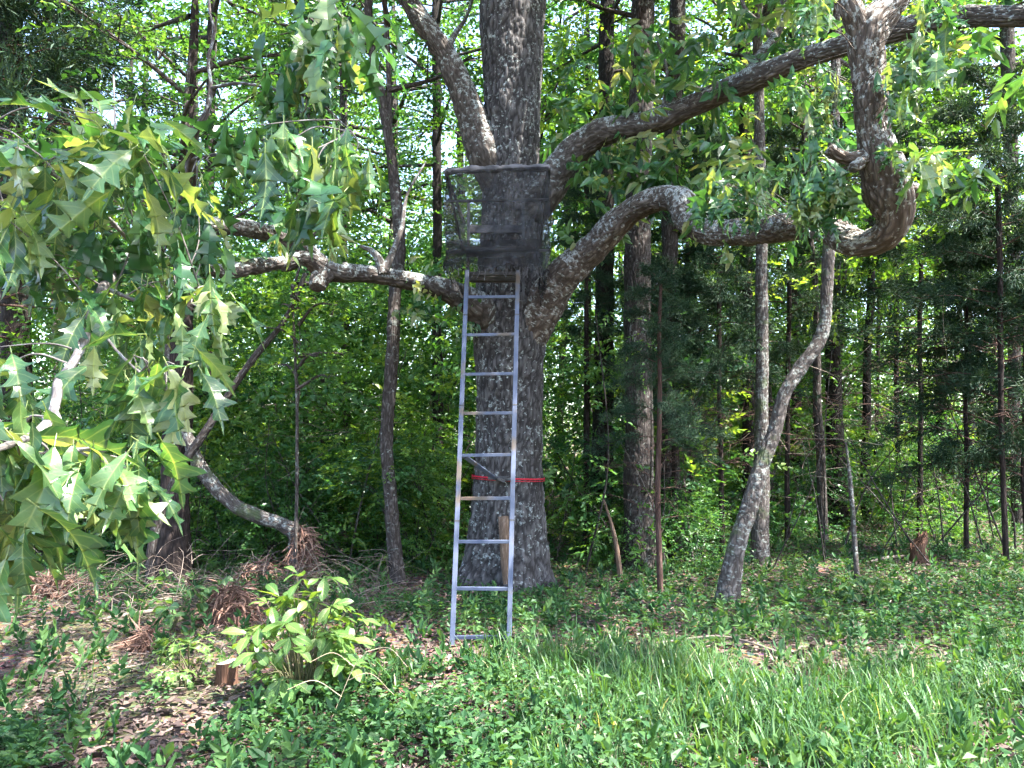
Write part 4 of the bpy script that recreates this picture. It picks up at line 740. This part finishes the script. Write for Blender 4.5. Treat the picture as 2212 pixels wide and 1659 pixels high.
# ------------------------------------------------------------------ thicket and far woods (masses nobody could count)
def undergrowth():
    r = np.random.default_rng(51); mb = MB()
    def zone(n, x0, x1, y0, y1, z0, z1, ns, leaf, sig, mat=None, p=1.0, per=9):
        for _ in range(n):
            Y = r.uniform(y0, y1); x = r.uniform(x0, x1) * (Y / ((y0 + y1) / 2)); z = z0 + (z1 - z0) * r.random() ** p
            m = int(ns * r.uniform(.5, 1.4)); P = np.array([x, Y, z]) + r.normal(0, 1, (m, 3)) * np.array([sig, sig, sig * .5]); P[:, 2] = np.maximum(P[:, 2], .06)
            if np.hypot(x - oak_base[0], Y - oak_base[1]) < .75: continue
            s = r.uniform(.75, 1.25); k = int(r.integers(3)) if mat is None else mat
            sprays(mb, P, r.normal(0, 1, (m, 3)) * np.array([1, 1, .4]), per, .34, leaf[0] * s, leaf[1] * s, k, r, t0=np.clip(r.normal(r.random(), .1, m), 0, 1), flat=.45, six=Y < 10.5)
    zone(210, -7.5, -.7, 9.4, 13.5, .1, 4.4, 21, (.088, .054), .42)
    zone(80, -9, -.5, 13, 18, .2, 6.5, 24, (.10, .06), .55)
    zone(60, .35, 3.2, 9.8, 13.5, .1, 3.2, 18, (.085, .05), .38)
    zone(46, .6, 5.0, 13, 18, .3, 5.0, 22, (.10, .06), .5)
    zone(44, 3.0, 9.5, 12.5, 19, .1, 2.2, 20, (.085, .05), .5, p=1.6)
    zone(60, 3.0, 10.5, 13, 19, 2.8, 8.0, 24, (.10, .06), .55)
    zone(64, -9, 9, 11.5, 18, 4.6, 10.0, 22, (.105, .062), .65)
    zone(40, 1, 9, 10, 16, 4.0, 8.0, 20, (.11, .065), .55, mat=2)
    zone(110, -10, 10, 14, 20, .1, 2.6, 22, (.11, .066), .7)
    zone(150, -14, 14, 20, 34, .1, 3.4, 22, (.17, .10), 1.0, per=7)
    zone(60, -2.5, 9, 17, 26, 2.5, 7.0, 24, (.12, .07), .8)
    # stems
    for _ in range(170):
        Y = r.uniform(9.4, 15); x = r.uniform(-8, 8) * Y / 12; h = r.uniform(.8, 3.2); a = np.array([x, Y, -.02]); d = r.normal(0, .35, 3); e = a + np.array([d[0] * h, d[1] * h, h])
        if np.hypot(x - oak_base[0], Y - oak_base[1]) < .7: continue
        C = spline(np.array([a, (a + e) / 2 + r.normal(0, .12, 3), e]), 5); tube(mb, C, np.linspace(.012, .004, len(C)) * r.uniform(.5, 1.5), 5, mat=3, cap=False)
    # brown tangle of dead twigs
    for _ in range(420):
        if r.random() < .55: a = np.array([r.uniform(3.2, 9.5), r.uniform(10, 15), r.uniform(.3, 3.2)])
        else: a = np.array([r.uniform(-6.5, -1), r.uniform(9.3, 13), r.uniform(.2, 2.4)])
        L = r.uniform(.4, 1.3); d = norm(r.normal(0, 1, 3) * np.array([1, .6, .45])); C = spline(np.array([a, a + d * L * .5 + r.normal(0, .06, 3), a + d * L]), 4); tube(mb, C, np.linspace(.005, .0018, len(C)), 3, mat=4, cap=False, tint=r.random())
    o = obj('undergrowth', mb.build('undergrowth', [M['green'], M['green_b'], M['yellow_green'], M['grey_bark'], M['twig']])); o['kind'] = 'stuff'
    o['label'] = 'tangled leafy thicket filling the wood behind the oak'; o['category'] = 'undergrowth'; return o
UG = undergrowth()
def bush_proto(seed, mat, leaf):
    r = np.random.default_rng(seed); mb = MB(); n = 150; P = r.normal(0, 1, (n, 3)); P = P / np.linalg.norm(P, axis=1)[:, None] * (r.random((n, 1)) ** .45) * np.array([1.0, 1.0, .8]); D = P + r.normal(0, .5, (n, 3)); D[:, 2] *= .4
    sprays(mb, P, D, 9, .34, leaf, leaf * .6, 0, r, t0=np.clip(.5 + .25 * np.sin(P[:, 0] * 3 + seed) + r.normal(0, .15, n), 0, 1), flat=.45)
    for k in range(9):
        e = P[k]; C = spline(np.array([[0, 0, -.9], e * .4 + np.array([0, 0, -.3]), e]), 4); tube(mb, C, np.linspace(.014, .004, len(C)), 5, mat=1, cap=False)
    return mb.build('foliage', [mat, M['grey_bark']])
BUSH = [bush_proto(1, M['green'], .09), bush_proto(2, M['green_b'], .085), bush_proto(3, M['yellow_green'], .095), bush_proto(4, M['green_b'], .11)]
def clumps(parent, n, x0, x1, y0, y1, z0, z1, s0, s1, seed, p=1.0, kinds=(0, 1, 2, 3)):
    r = np.random.default_rng(seed)
    for k in range(n):
        Y = r.uniform(y0, y1); x = r.uniform(x0, x1) * Y / ((y0 + y1) / 2); sc = r.uniform(s0, s1); z = max(z0 + (z1 - z0) * r.random() ** p, .55 * sc * .6)
        o = obj('foliage', BUSH[kinds[int(r.integers(len(kinds)))]], parent, (x, Y, z)); o.scale = (sc, sc, sc * r.uniform(.7, 1.1)); o.rotation_euler = (r.normal(0, .15), r.normal(0, .15), r.uniform(0, 6.28))
clumps(UG, 75, 2.5, 17, 15, 27, .2, 5.5, .9, 1.6, 1, 1.3)
clumps(UG, 12, 2.2, 9.5, 11.5, 15, .2, 1.4, .4, .8, 2, kinds=(1, 3, 1, 0))
clumps(UG, 45, -11, 1, 13, 24, .3, 6.0, .9, 1.6, 3, 1.2)
clumps(UG, 30, -7, -1, 9.2, 11, .1, 1.6, .4, .8, 4, 1.5)
clumps(UG, 12, .9, 2.6, 9.4, 11, .1, 1.2, .35, .6, 5)
clumps(UG, 26, -12, 13, 13, 22, 6.0, 11.0, 1.0, 1.6, 6)
def distant_woods():
    r = np.random.default_rng(61); mb = MB()
    for k in range(760):
        Y = r.uniform(21, 60); x = r.uniform(-1, 1) * (.72 * Y + 3); top = 5 + .36 * Y * r.uniform(.5, 1.1); z = r.random() ** 1.5 * top
        m = int(r.uniform(14, 30)); sg = 1.0 + Y * .02; P = np.array([x, Y, z]) + r.normal(0, 1, (m, 3)) * np.array([sg, sg, sg * .5]); P[:, 2] = np.maximum(P[:, 2], .1); s = (.7 + Y / 30)
        sprays(mb, P, r.normal(0, 1, (m, 3)) * np.array([1, 1, .4]), 9, .4 * s, .12 * s, .075 * s, int(r.integers(3)), r, t0=np.clip(r.normal(r.random(), .1, m), 0, 1))
    o = obj('distant_woods', mb.build('distant_woods', [M['green'], M['green_b'], M['yellow_green']])); o['kind'] = 'stuff'
    o['label'] = 'sunlit foliage of the far woods closing the view'; o['category'] = 'woods'
distant_woods()

# ------------------------------------------------------------------ forest floor
rf = np.random.default_rng(91)
def floor_pts(n, y0=3.2, y1=16.0, power=1.5, side=.72):
    Y = y0 + (y1 - y0) * rf.random(n) ** power; X = rf.uniform(-1, 1, n) * (side * Y + .5); return X, Y
def bare(X, Y):      # where bare litter shows: left foot of the wood, in front of the ladder, patches at right
    p = np.stack([X, Y, 0 * X], 1)
    b = np.exp(-(((X + 2.9) / 1.5) ** 2 + ((Y - 6.2) / 1.25) ** 2)) * 2.0 + .75 * np.exp(-(((X + .55) / .9) ** 2 + ((Y - 5.75) / .32) ** 2)) + .8 * np.exp(-(((X - 2.2) / .9) ** 2 + ((Y - 6.0) / .35) ** 2)) + .7 * np.exp(-(((X - 4.6) / 1.6) ** 2 + ((Y - 9.6) / .6) ** 2))
    return b + .22 - .45 * sstep(5.9, 6.9, Y) * sstep(-1.2, -.2, X) + .2 * sstep(.4, -.6, X) * sstep(5.2, 4.4, Y) + 2.4 * (fbm(p * 2.2, 3, 15) - .5)
STUMP = G(490, 1474)
def in_trunk(X, Y): return (np.hypot(X - oak_base[0], Y - oak_base[1]) < .47) | (np.hypot((X - STUMP[0]) / .26, (Y - STUMP[1] + .22) / .42) < 1)
def litter():
    mb = MB(); n = 46000; X, Y = floor_pts(n, 3.2, 17, 1.7); B = np.stack([X, Y, gz(X, Y) + rf.uniform(.003, .03, n)], 1)
    az = rf.uniform(0, 6.28, n); A = np.stack([np.cos(az), np.sin(az), rf.normal(.05, .22, n)], 1); N = np.stack([rf.normal(0, .4, n), rf.normal(0, .4, n), np.ones(n)], 1)
    lw = (X < -1.2) & (Y > 4.8)
    leaves(mb, B, A, N, rf.uniform(.035, .095, n), np.where(lw, rf.uniform(.006, .03, n), rf.uniform(.012, .042, n)), rf.random(n) ** 1.6, 0, six=True, fold=.35, droop=.1)
    o = obj('leaf_litter', mb.build('leaf_litter', M['litter'])); o['kind'] = 'stuff'; o['label'] = 'brown dead leaves and bark bits on the forest floor'; o['category'] = 'leaf litter'
    mb = MB()
    for _ in range(620):
        x, y = floor_pts(1, 3.4, 12, 1.2); x = x[0]; y = y[0]; a = rf.uniform(0, 6.28); L = rf.uniform(.1, .55); c = np.array([x, y, gz(x, y)[0] + .018]); d = np.array([math.cos(a), math.sin(a), rf.normal(0, .06)])
        C = np.array([c - d * L / 2, c + rf.normal(0, .015, 3), c + d * L / 2]); tube(mb, spline(C, 3), np.linspace(1, .5, 7) * rf.uniform(.002, .006), 5, cap=False, tint=rf.random())
    for _ in range(420):           # dead brush tangled along the foot of the wood at left
        x = rf.uniform(-4.6, -1.3); y = rf.uniform(6.9, 9.0); a = rf.uniform(0, 6.28); L = rf.uniform(.2, .8); c = np.array([x, y, gz(x, y)[0] + rf.random() ** 2 * .35]); d = np.array([math.cos(a), math.sin(a), rf.normal(0, .3)]); e = c + d * L; e[2] = max(e[2], .01)
        tube(mb, spline(np.array([c, (c + e) / 2 + rf.normal(0, .05, 3) + np.array([0, 0, .06]), e]), 3), np.linspace(1, .4, 7) * rf.uniform(.0015, .005), 4, cap=False, tint=rf.random() * .8)
    o = obj('twigs', mb.build('twigs', M['twig'])); o['kind'] = 'stuff'; o['label'] = 'fallen twigs scattered over the forest floor'; o['category'] = 'twigs'
litter()
def cover():
    mb = MB(); n = 34000; X, Y = floor_pts(n, 3.2, 17, 1.2); b = bare(X, Y)
    grassy = sstep(-.6, .5, X) * sstep(6.5, 5.6, Y)
    keep = (rf.random(n) > sstep(.15, .75, b)) & ~in_trunk(X, Y) & (rf.random(n) > grassy * .6); X = X[keep]; Y = Y[keep]; n = len(X)
    big = fbm(np.stack([X * .9, Y * .9, 0 * X], 1), 2, 44)
    h = rf.uniform(.03, .16, n) * (.6 + 1.3 * sstep(.45, .75, big)); m = 6
    c = np.stack([X, Y, gz(X, Y)], 1); t0 = np.clip(rf.normal(.25 + .6 * fbm(np.stack([X * 2.3, Y * 2.3, 0 * X], 1), 2, 8), .2, n), 0, 1)
    az = rf.uniform(0, 6.28, (n, m)); rr = rf.uniform(.15, 1, (n, m)) * .055 * (1 + h[:, None] * 4)
    B = c[:, None] + np.stack([np.cos(az) * rr, np.sin(az) * rr, h[:, None] * rf.uniform(.35, 1.1, (n, m))], -1)
    A = np.stack([np.cos(az), np.sin(az), rf.normal(.1, .3, (n, m))], -1); N = np.stack([rf.normal(0, .35, (n, m)), rf.normal(0, .35, (n, m)), np.ones((n, m))], -1)
    s = rf.uniform(.45, 1.7, (n, 1)) ** 1.2 * np.ones((1, m)) * rf.uniform(.7, 1.2, (n, m))
    leaves(mb, B.reshape(-1, 3), A.reshape(-1, 3), N.reshape(-1, 3), (.036 * s).ravel(), (.022 * s).ravel(), np.repeat(t0, m), 0, six=False, fold=.2)
    m2 = 1100; X, Y = floor_pts(m2, 3.4, 12, 1.3); ok = ~in_trunk(X, Y); ok &= np.hypot((X - STUMP[0] - .1) / .85, (Y - STUMP[1] + .25) / .7) > 1; X = X[ok]; Y = Y[ok]; m2 = len(X); P = np.stack([X, Y, gz(X, Y)], 1)
    sprays(mb, P, np.stack([rf.normal(0, .35, m2), rf.normal(0, .35, m2), np.ones(m2)], 1), 9, .24, .075, .036, 0, rf, flat=.8, six=True, hang=-.1)
    o = obj('ground_cover', mb.build('ground_cover', M['cover'])); o['kind'] = 'stuff'; o['label'] = 'low green creepers and seedlings covering the forest floor'; o['category'] = 'ground cover'
cover()
def grass():
    mb = MB(); n = 62000; Y = rf.uniform(3.0, 6.9, n); X = rf.uniform(-3.2, 4.4, n); p = np.stack([X, Y, 0 * X], 1)
    dens = sstep(-.5, .7, X + .35 * (fbm(p * 1.5, 2, 61) - .5) * 2) * sstep(6.3, 5.1, Y + .5 * (fbm(p * 1.3, 2, 62) - .5) * 2) + .16 * sstep(.5, .7, fbm(p * 1.2, 2, 63)) * (Y < 5.3)
    dens *= .12 + 1.15 * sstep(.35, .62, fbm(p * 2.6, 2, 64)); dens *= 1 - .75 * sstep(.5, .9, bare(X, Y))
    k = (rf.random(n) < dens) & (np.hypot((X - STUMP[0] - .1) / .8, (Y - STUMP[1] + .25) / .65) > 1); X = X[k]; Y = Y[k]; n = len(X)
    az = rf.uniform(0, 6.28, n); lean = rf.uniform(.15, 1.0, n); H = rf.uniform(.08, .30, n) * (.7 + .6 * fbm(np.stack([X * 1.1, Y * 1.1, 0 * X], 1), 2, 65)); W = rf.uniform(.002, .0065, n) * (1 - .3 * (Y > 5))
    d = np.stack([np.cos(az), np.sin(az), 0 * az], 1); s = np.stack([-np.sin(az), np.cos(az), 0 * az], 1); B = np.stack([X, Y, gz(X, Y) - .005], 1); V = []
    for t, w in ((0, .7), (.35, 1.0), (.72, .75), (1.0, 0)):
        c = B + d * (lean * H * t ** 2)[:, None]; c[:, 2] += H * (t - .38 * lean * t ** 2.5)
        if w > 0: V += [c - s * (W * w)[:, None], c + s * (W * w)[:, None]]
        else: V += [c]
    V = np.stack(V, 1).reshape(-1, 3); q = np.arange(n)[:, None] * 7
    t0 = np.clip(.35 + .5 * (fbm(np.stack([X * 2, Y * 2, 0 * X], 1), 2, 66) - .5) + rf.normal(0, .2, n), 0, .9); t0[rf.random(n) < .015] = 1.0
    mb.add(V, [np.concatenate([q + np.array([0, 1, 3, 2]), q + np.array([2, 3, 5, 4])]), q + np.array([4, 5, 6])], tint=np.repeat(t0, 7))
    o = obj('grass', mb.build('grass', M['grass'])); o['kind'] = 'stuff'; o['label'] = 'long bright green grass in the lower right foreground'; o['category'] = 'grass'
grass()

# ------------------------------------------------------------------ small plants whose leaves can be told apart
def simple_leaf(seed, w=.42, peak=.58):
    r = np.random.default_rng(seed); n = 8; V = []; ve = []; F = []; bend = r.uniform(.2, 1.0); fold = r.uniform(.1, .4)
    for k in range(n + 1):
        t = k / n; hw = w / 2 * (math.sin(math.pi * t ** (math.log(.5) / math.log(peak))) ** .8 if 0 < t < 1 else (.02 if t == 0 else 0)); a = bend * t
        y, z = math.sin(a) / bend, -(1 - math.cos(a)) / bend; wv = .02 * math.sin(11 * t + seed)
        for x, v in ((-1, 0), (-.1, .1), (0, 1), (.1, .1), (1, 0)): V.append((x * hw, y, z + fold * abs(x) * hw + wv * abs(x))); ve.append(v)
    for k in range(n):
        for c in range(4): F.append([k * 5 + c, k * 5 + c + 1, k * 5 + 6 + c, k * 5 + 5 + c])
    return np.array(V), np.array(F), np.array(ve)
def leaf_set(mat, fn, n=5):
    out = []
    for k in range(n):
        V, F, ve = fn(k); mb = MB(); mb.add(V, [F], vein=ve); out.append(mb.build('leaf', mat))
    return out
HICK = leaf_set(M['sapling_leaf'], lambda k: simple_leaf(k, .40, .60)); ROUND = leaf_set(M['shade_leaf'], lambda k: simple_leaf(k + 20, .66, .5)); OAKS = leaf_set(M['sapling_leaf'], lambda k: oak_leaf_mesh(k + 40, None)[:3])
M['stem'] = plain_mat('stem', (.05, .055, .025), (.09, .085, .04), 20)
def dome_shrub(name, label, base, n, leafset, L, seed, rx=.4, rz=.36, cat='shrub'):
    r = np.random.default_rng(seed); t = thing(name, base, label, cat); mb = MB()
    for k in range(n // 5):
        u = r.uniform(-.92, 1.0); az = r.uniform(0, 6.28); rad = (r.uniform(.5, 1.0)) ** .5; hz = math.sqrt(max(.05, 1 - u * u)); p = base + np.array([math.cos(az) * hz * rx * rad, math.sin(az) * hz * rx * rad, rz * 1.02 + u * rz * rad * r.uniform(.85, 1.12)])
        C = spline(np.array([base + np.array([r.normal(0, .03), r.normal(0, .03), -.03]), base * .45 + p * .55 + np.array([0, 0, .08]), p]), 5); tube(mb, C, np.linspace(.006, .002, len(C)), 5, cap=False)
        d = np.array([math.cos(az), math.sin(az), .25 + .5 * max(u, 0)]) + r.normal(0, .3, 3); d /= np.linalg.norm(d); sd = np.cross(d, [0, 0, 1]); sd /= np.linalg.norm(sd)
        for i in range(5):
            A = d * (1, .55, .55, -.05, -.05)[i] + sd * (0, .8, -.8, 1, -1)[i] + np.array([0, 0, r.normal(-.25, .2)]); A /= np.linalg.norm(A); N = np.array([0, 0, 1.0]) + .5 * d + r.normal(0, .25, 3); N -= A * (N @ A); N /= np.linalg.norm(N); S = np.cross(A, N); ax = np.stack([S, A, N], 1) * (L * r.uniform(.6, 1.1))
            b = p - d * (0, .01, .01, .05, .05)[i]; m = Matrix(((*ax[0], 0), (*ax[1], 0), (*ax[2], 0), (0, 0, 0, 1))); m.translation = Vector(b - base); o = obj('leaf', leafset[int(r.integers(len(leafset)))], t); o.matrix_local = m
    obj('stem', mb.build('stem', M['stem'], base), t)
def shrub(name, label, base, stems, leafset, L, seed, per=5, spread=.35, height=.7, twigs=3, cat='shrub'):
    r = np.random.default_rng(seed); t = thing(name, base, label, cat); mb = MB(); cnt = 0; todo = []
    for k in range(stems):
        az = k * 2.4 + r.normal(0, .3); h = height * r.uniform(.3, 1.0); sp = spread * r.uniform(.3, 1.0); e = base + np.array([math.cos(az) * sp, math.sin(az) * sp, h]); mid = (base + e) / 2 + np.array([math.cos(az) * sp * -.1, math.sin(az) * sp * -.1, .08 * h])
        C = spline(np.array([base - np.array([0, 0, .03]), mid, e]), 6); tube(mb, C, np.linspace(.007, .003, len(C)), 6, cap=False)
        for w in range(twigs):
            f = .35 + .65 * (w + 1) / twigs; q = C[int((len(C) - 1) * f)]; a2 = az + r.normal(0, 1.1); d = np.array([math.cos(a2), math.sin(a2), r.uniform(-.1, .5)]); d /= np.linalg.norm(d); l = r.uniform(.10, .2)
            C2 = np.array([q, q + d * l * .6, q + d * l - np.array([0, 0, .02])]); tube(mb, C2, np.array([.003, .0025, .0015]), 5, cap=False)
            for i in range(per):
                tt = 1 - .22 * (i // 2); b = q + d * l * tt; sd = 0 if i == 0 else (1 if i % 2 else -1); s = np.cross(d, [0, 0, 1]); A = d * (1 if i == 0 else .45) + s * sd * .9 + np.array([0, 0, r.normal(-.15, .25)]); todo.append((b, A, L * r.uniform(.6, 1.1)))
    obj('stem', mb.build('stem', M['stem'], base), t)
    for b, A, l in todo:
        A = A / np.linalg.norm(A); N = np.array([0, 0, 1.0]) + r.normal(0, .35, 3); N -= A * (N @ A); N /= np.linalg.norm(N); S = np.cross(A, N); ax = np.stack([S, A, N], 1) * l
        m = Matrix(((*ax[0], 0), (*ax[1], 0), (*ax[2], 0), (0, 0, 0, 1))); m.translation = Vector(b - base); o = obj('leaf', leafset[int(r.integers(len(leafset)))], t); o.matrix_local = m
dome_shrub('hickory_shrub', 'bushy bright yellow-green shrub in the left foreground beside the cut stump', G(652, 1520), 295, HICK, .165, 3, rx=.38, rz=.37)
dome_shrub('oak_seedling', 'small pale green oak seedling left of the cut stump', G(405, 1484), 60, OAKS, .13, 4, rx=.22, rz=.17, cat='seedling')
shrub('round_leaf_shrub', 'low dark shrub with rounded leaves at the foot of the left cedar', G(372, 1362), 6, ROUND, .115, 5, per=4, spread=.28, height=.36, twigs=2)
shrub('round_leaf_shrub', 'low shrub with rounded leaves by the grey dead stick at right', G(1880, 1305), 5, ROUND, .12, 6, per=4, spread=.28, height=.26, twigs=2)

# ------------------------------------------------------------------ stumps, shaggy bark heaps, fallen sticks
def stump(name, label, x, y, w, h, mat, slant=0.0, jag=0.0, seed=0):
    b = G(x, y); d = project(b)[2]; R = .5 * w * d / FPX; H = h * d / FPX; r = np.random.default_rng(seed); n = 26; rows = 9; th = np.linspace(0, 2 * np.pi, n, endpoint=False)
    topz = H * (1 + slant * np.cos(th) + jag * r.normal(0, 1, n)); V = []; bc = []
    for k in range(rows):
        f = k / (rows - 1); rr = R * (1 + .28 * (1 - f) ** 3) * (1 + .05 * np.cos(th * 5 + 1) + .03 * r.normal(0, 1, n))
        V.append(np.stack([rr * np.cos(th), rr * np.sin(th), -.05 + (topz + .05) * f], 1)); bc.append(np.stack([R * np.cos(th), R * np.sin(th), 0 * th + f * H], 1))
    V = np.vstack(V); bc = np.vstack(bc); i = np.arange(rows - 1)[:, None] * n; j = np.arange(n)[None]; F = np.stack([i + j, i + (j + 1) % n, i + n + (j + 1) % n, i + n + j], -1).reshape(-1, 4)
    t = thing(name, b, label, 'stump'); mb = MB(); mb.add(V, [F], bark_co=bc + seed, height=.6); obj('side', mb.build('side', M[mat]), t)
    ring = V[-n:]; mb = MB(); inner = ring * np.array([.55, .55, 1]) ; inner[:, 2] += .004 + jag * .02 * r.normal(0, 1, n); c = ring.mean(0) + np.array([0, 0, .005])
    mb.add(np.vstack([ring, inner, c]), [np.stack([np.arange(n), (np.arange(n) + 1) % n, n + (np.arange(n) + 1) % n, n + np.arange(n)], 1), np.stack([n + np.arange(n), n + (np.arange(n) + 1) % n, np.full(n, 2 * n)], 1)], bark_co=np.vstack([ring, inner, c]) * 2, height=.6)
    obj('cut_top', mb.build('cut_top', M['cut_wood'] if jag == 0 else M['red_wood']), t)
stump('tree_stump', 'small freshly cut stump with pale top in the left foreground', 490, 1476, 44, 46, 'red_wood', .06, 0, 1)
stump('broken_stump', 'jagged reddish broken stump in the sunlit ground cover at right', 1986, 1214, 34, 46, 'red_wood', .35, .12, 2)
M['shag'] = plain_mat('shag', (.085, .045, .034), (.27, .17, .13), attr=True, rough=.9)
def bark_heap(label, x, y, w, h, n, seed, hang=1.0):
    b = G(x, y); d = project(b)[2]; W = w * d / FPX / 2; H = h * d / FPX; r = np.random.default_rng(seed); mb = MB()
    f = r.random(n); az = r.uniform(0, 6.28, n); rad = W * (1.25 - .9 * f) * r.uniform(.2, 1.1, n); B = b + np.stack([rad * np.cos(az), rad * np.sin(az) * .8, H * f], 1)
    A = np.stack([np.cos(az) * .35 + r.normal(0, .75, n), np.sin(az) * .35 + r.normal(0, .75, n), -hang * .45 + r.normal(0, .55, n)], 1); N = np.stack([np.cos(az), np.sin(az), .4 + 0 * az], 1) + r.normal(0, .4, (n, 3))
    leaves(mb, B - b, A, N, r.uniform(.05, .22, n), r.uniform(.003, .02, n), r.random(n) ** 1.3, 0, six=True, fold=.4, droop=r.uniform(.0, .2))
    k = 14; th = np.linspace(0, 6.28, k, endpoint=False); V = np.vstack([np.stack([W * .75 * s * np.cos(th) * (1 + .15 * r.normal(0, 1, k)), W * .6 * s * np.sin(th), 0 * th + H * z], 1) for s, z in ((.9, -.05), (.7, .25), (.4, .5), (.1, .62))])
    i = np.arange(3)[:, None] * k; j = np.arange(k)[None]; mb.add(V, [np.stack([i + j, i + (j + 1) % k, i + k + (j + 1) % k, i + k + j], -1).reshape(-1, 4)], tint=.08)
    o = obj('bark_heap', mb.build('bark_heap', M['shag']), loc=b); o['label'] = label; o['category'] = 'bark heap'; o['group'] = 'heaps of shredded reddish bark'
bark_heap('heap of shredded reddish bark between the left cedar and bright shrub', 500, 1345, 130, 80, 560, 1)
bark_heap('tall shaggy column of peeling reddish bark around the bent tree foot', 652, 1268, 84, 130, 760, 2, 2.0)
bark_heap('shredded bark heap behind the pencil-thin sapling, left of the shaggy column', 560, 1275, 120, 62, 460, 3)
bark_heap('small brown tuft of shredded bark just above the oak seedling', 318, 1405, 90, 46, 360, 4)
bark_heap('brown shredded bark piled at the left edge below the drooping leaves', 90, 1290, 190, 45, 560, 5, .3)
def stick(label, pts, mat='twig', sag=0):
    C, R = [], []
    for x, y, z, w in pts: p = G(x, y); d = project(p)[2]; C.append(p + np.array([0, 0, z])); R.append(.5 * w * d / FPX)
    C = np.array(C); b = C[0].copy(); C, R = dense(C, np.array(R), .03); mb = MB(); tube(mb, C, R, 8, lump=.1 * float(np.median(R)), tint=.6); o = obj('fallen_stick', mb.build('fallen_stick', M[mat], b), loc=b); o['label'] = label; o['category'] = 'stick'; o['group'] = 'sticks lying on the forest floor'
stick('long thin stick lying across the litter in front of the ladder', [(1085, 1470, .02, 5), (1180, 1440, .03, 6), (1260, 1428, .03, 4)])
stick('thin curved stick lying along the grass edge right of the ladder', [(1420, 1400, .04, 4), (1560, 1392, .06, 5), (1680, 1420, .04, 4), (1760, 1450, .02, 3)])
stick('short grey stick lying by the grass at far right', [(2280 - 140, 1455, .03, 8), (2090, 1445, .04, 10), (2030, 1440, .03, 7)])
stick('dark branch lying on the ground cover beside the broken stump', [(1880, 1222, .05, 6), (1920, 1218, .08, 7), (1960, 1210, .06, 4)])
stick('grey branch lying in the shade left of the dark shrub', [(220, 1345, .03, 8), (290, 1338, .05, 10), (360, 1325, .04, 7)])
def dry_stalk():
    b = G(700, 1590); mb = MB(); P = lambda x, y, dy: PY(x, y, b[1] + dy)
    C = spline(np.array([b, P(730, 1520, .0), P(765, 1440, -.02), P(800, 1400, -.05)]), 8); tube(mb, C, np.linspace(.003, .0015, len(C)), 5)
    for a, m, e in (((738, 1505), (680, 1470, ), (620, 1490)), ((750, 1470), (800, 1455), (850, 1500)), ((765, 1440), (720, 1410), (670, 1430)), ((790, 1408), (840, 1400), (880, 1440))):
        k = (a[0] - 60, a[1]), (m[0] - 60, m[1]), (e[0] - 60, e[1]); tube(mb, spline(np.array([P(*k[0], 0) + np.array([.19, 0, 0]) * 0 + (P(a[0], a[1], 0) - P(*k[0], 0)), P(m[0], m[1], -.03), P(e[0], e[1], -.06)]), 6), np.linspace(.0025, .0012, 13), 5)
    o = obj('dry_stalk', mb.build('dry_stalk', M['dry'], b), loc=b); o['label'] = 'dry straw-coloured branching stalk arching in front of the bright shrub'; o['category'] = 'dry stalk'
dry_stalk()
